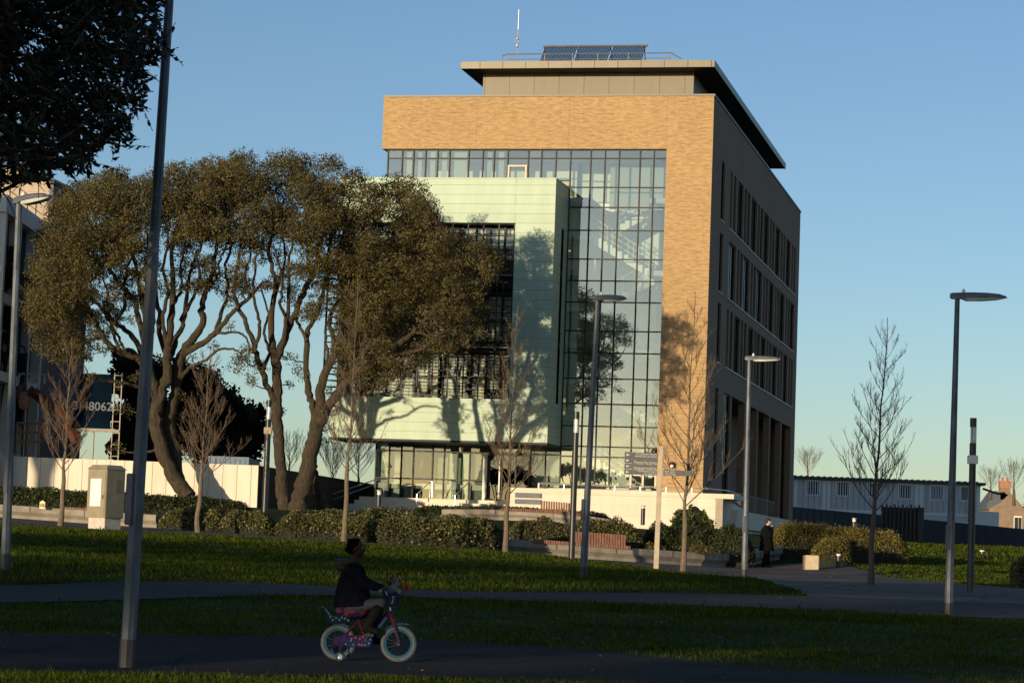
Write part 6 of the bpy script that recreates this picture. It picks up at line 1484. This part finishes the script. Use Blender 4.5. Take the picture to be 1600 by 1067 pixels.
# man in a long coat, standing on the paving, one hand at his mouth
YM = 92; G1 = P(1197, 887, YM)
man = empty('person', G1, 'man in long black coat and knitted hat, standing with one hand at his face', 'person', rz=.0)
H = 1.83
q = MB()
q.tube([(0, 0, .95), (0, 0, 1.12), (0, 0, 1.3), (0, 0, 1.44), (.01, 0, 1.52)], [.15, .14, .17, .13, .06], 14)
q.tube([(.01, 0, 1.5), (.03, 0, 1.62)], .055, 10)
hx, hz = .045, 1.70
q.ell((hx - .01, 0, hz + .02), (.098, .078, .105), 18, 12); q.ell((hx + .02, 0, hz - .035), (.075, .064, .075), 14, 10); q.ell((hx + .065, 0, hz - .085), (.028, .032, .024), 8, 6)
q.ell((hx + .105, -.005, hz - .015), (.018, .014, .016), 8, 6); q.tube([(hx + .09, 0, hz + .02), (hx + .108, 0, hz - .012)], [.009, .012], 6); q.ell((hx + .088, 0, hz - .053), (.012, .024, .008), 8, 5)
for s in (-1, 1): q.ell((hx, s * .080, hz - .005), (.018, .01, .030), 8, 6)
# right arm (near side): elbow low, hand up to the mouth; left arm folded too
for s, el, wr_ in ((-1, (.10, -.25, 1.16), (.19, -.10, 1.50)), (1, (.10, .24, 1.14), (.22, .06, 1.40))):
    sh = (.0, s * .19, 1.42); limb(q, sh, el, .052, .042); limb(q, el, wr_, .042, .028); hand(q, wr_, (-.25 if s < 0 else .1, .25 * -s, .9), (-1, 0, .1), 1.0, .8, s)
for s, x in ((-1, -.12), (1, .08)):
    h = (0, s * .09, .95); k_ = (x * .5 + .02, s * .10, .50); a_ = (x, s * .10, .09); limb(q, h, k_, .088, .058); limb(q, k_, a_, .058, .042); limb(q, (x - .03, s * .10, .045), (x + .16, s * .12, .035), .045, .034)
blob(q, 'body', M['skin_light'], man, .012, 3)
q = MB()
for s, x in ((-1, -.12), (1, .08)): h = (0, s * .09, .98); k_ = (x * .5 + .02, s * .10, .50); a_ = (x, s * .10, .10); limb(q, h, k_, .105, .078); limb(q, k_, a_, .076, .068)
blob(q, 'trousers', M['coat_black'], man, .018, 3)
q = MB()
for s, x in ((-1, -.12), (1, .08)): limb(q, (x - .035, s * .10, .05), (x + .17, s * .12, .04), .055, .042); q.ell((x, s * .10, .09), (.055, .05, .06))
blob(q, 'shoes', M['boot'], man, .014, 2)
q = MB(); q.tube([(.0, 0, .62), (0, 0, .85), (-.01, 0, 1.05), (-.01, 0, 1.25), (-.01, 0, 1.4), (.0, 0, 1.5), (.01, 0, 1.56)], [.285, .255, .225, .24, .21, .13, .085], 20)
q.v = [(x, y * .85, z) for x, y, z in q.v]
for s, el, wr_ in ((-1, (.10, -.25, 1.16), (.19, -.10, 1.48)), (1, (.10, .24, 1.14), (.22, .06, 1.37))):
    sh = (.0, s * .175, 1.42); limb(q, sh, el, .082, .070); limb(q, el, wr_, .070, .052)
blob(q, 'coat', M['coat_black'], man, .02, 4)
q = MB(); q.ell((hx - .02, 0, hz + .055), (.108, .092, .095), 16, 10); q.ell((hx - .05, 0, hz - .01), (.075, .085, .07), 12, 8); q.torus((hx - .015, 0, hz + .045), .092, .018, 20, 6, axis='z'); blob(q, 'knitted_hat', mat('dark_brown_knit', (.035, .022, .018), .95, 0, .3, 60), man, .011, 2)
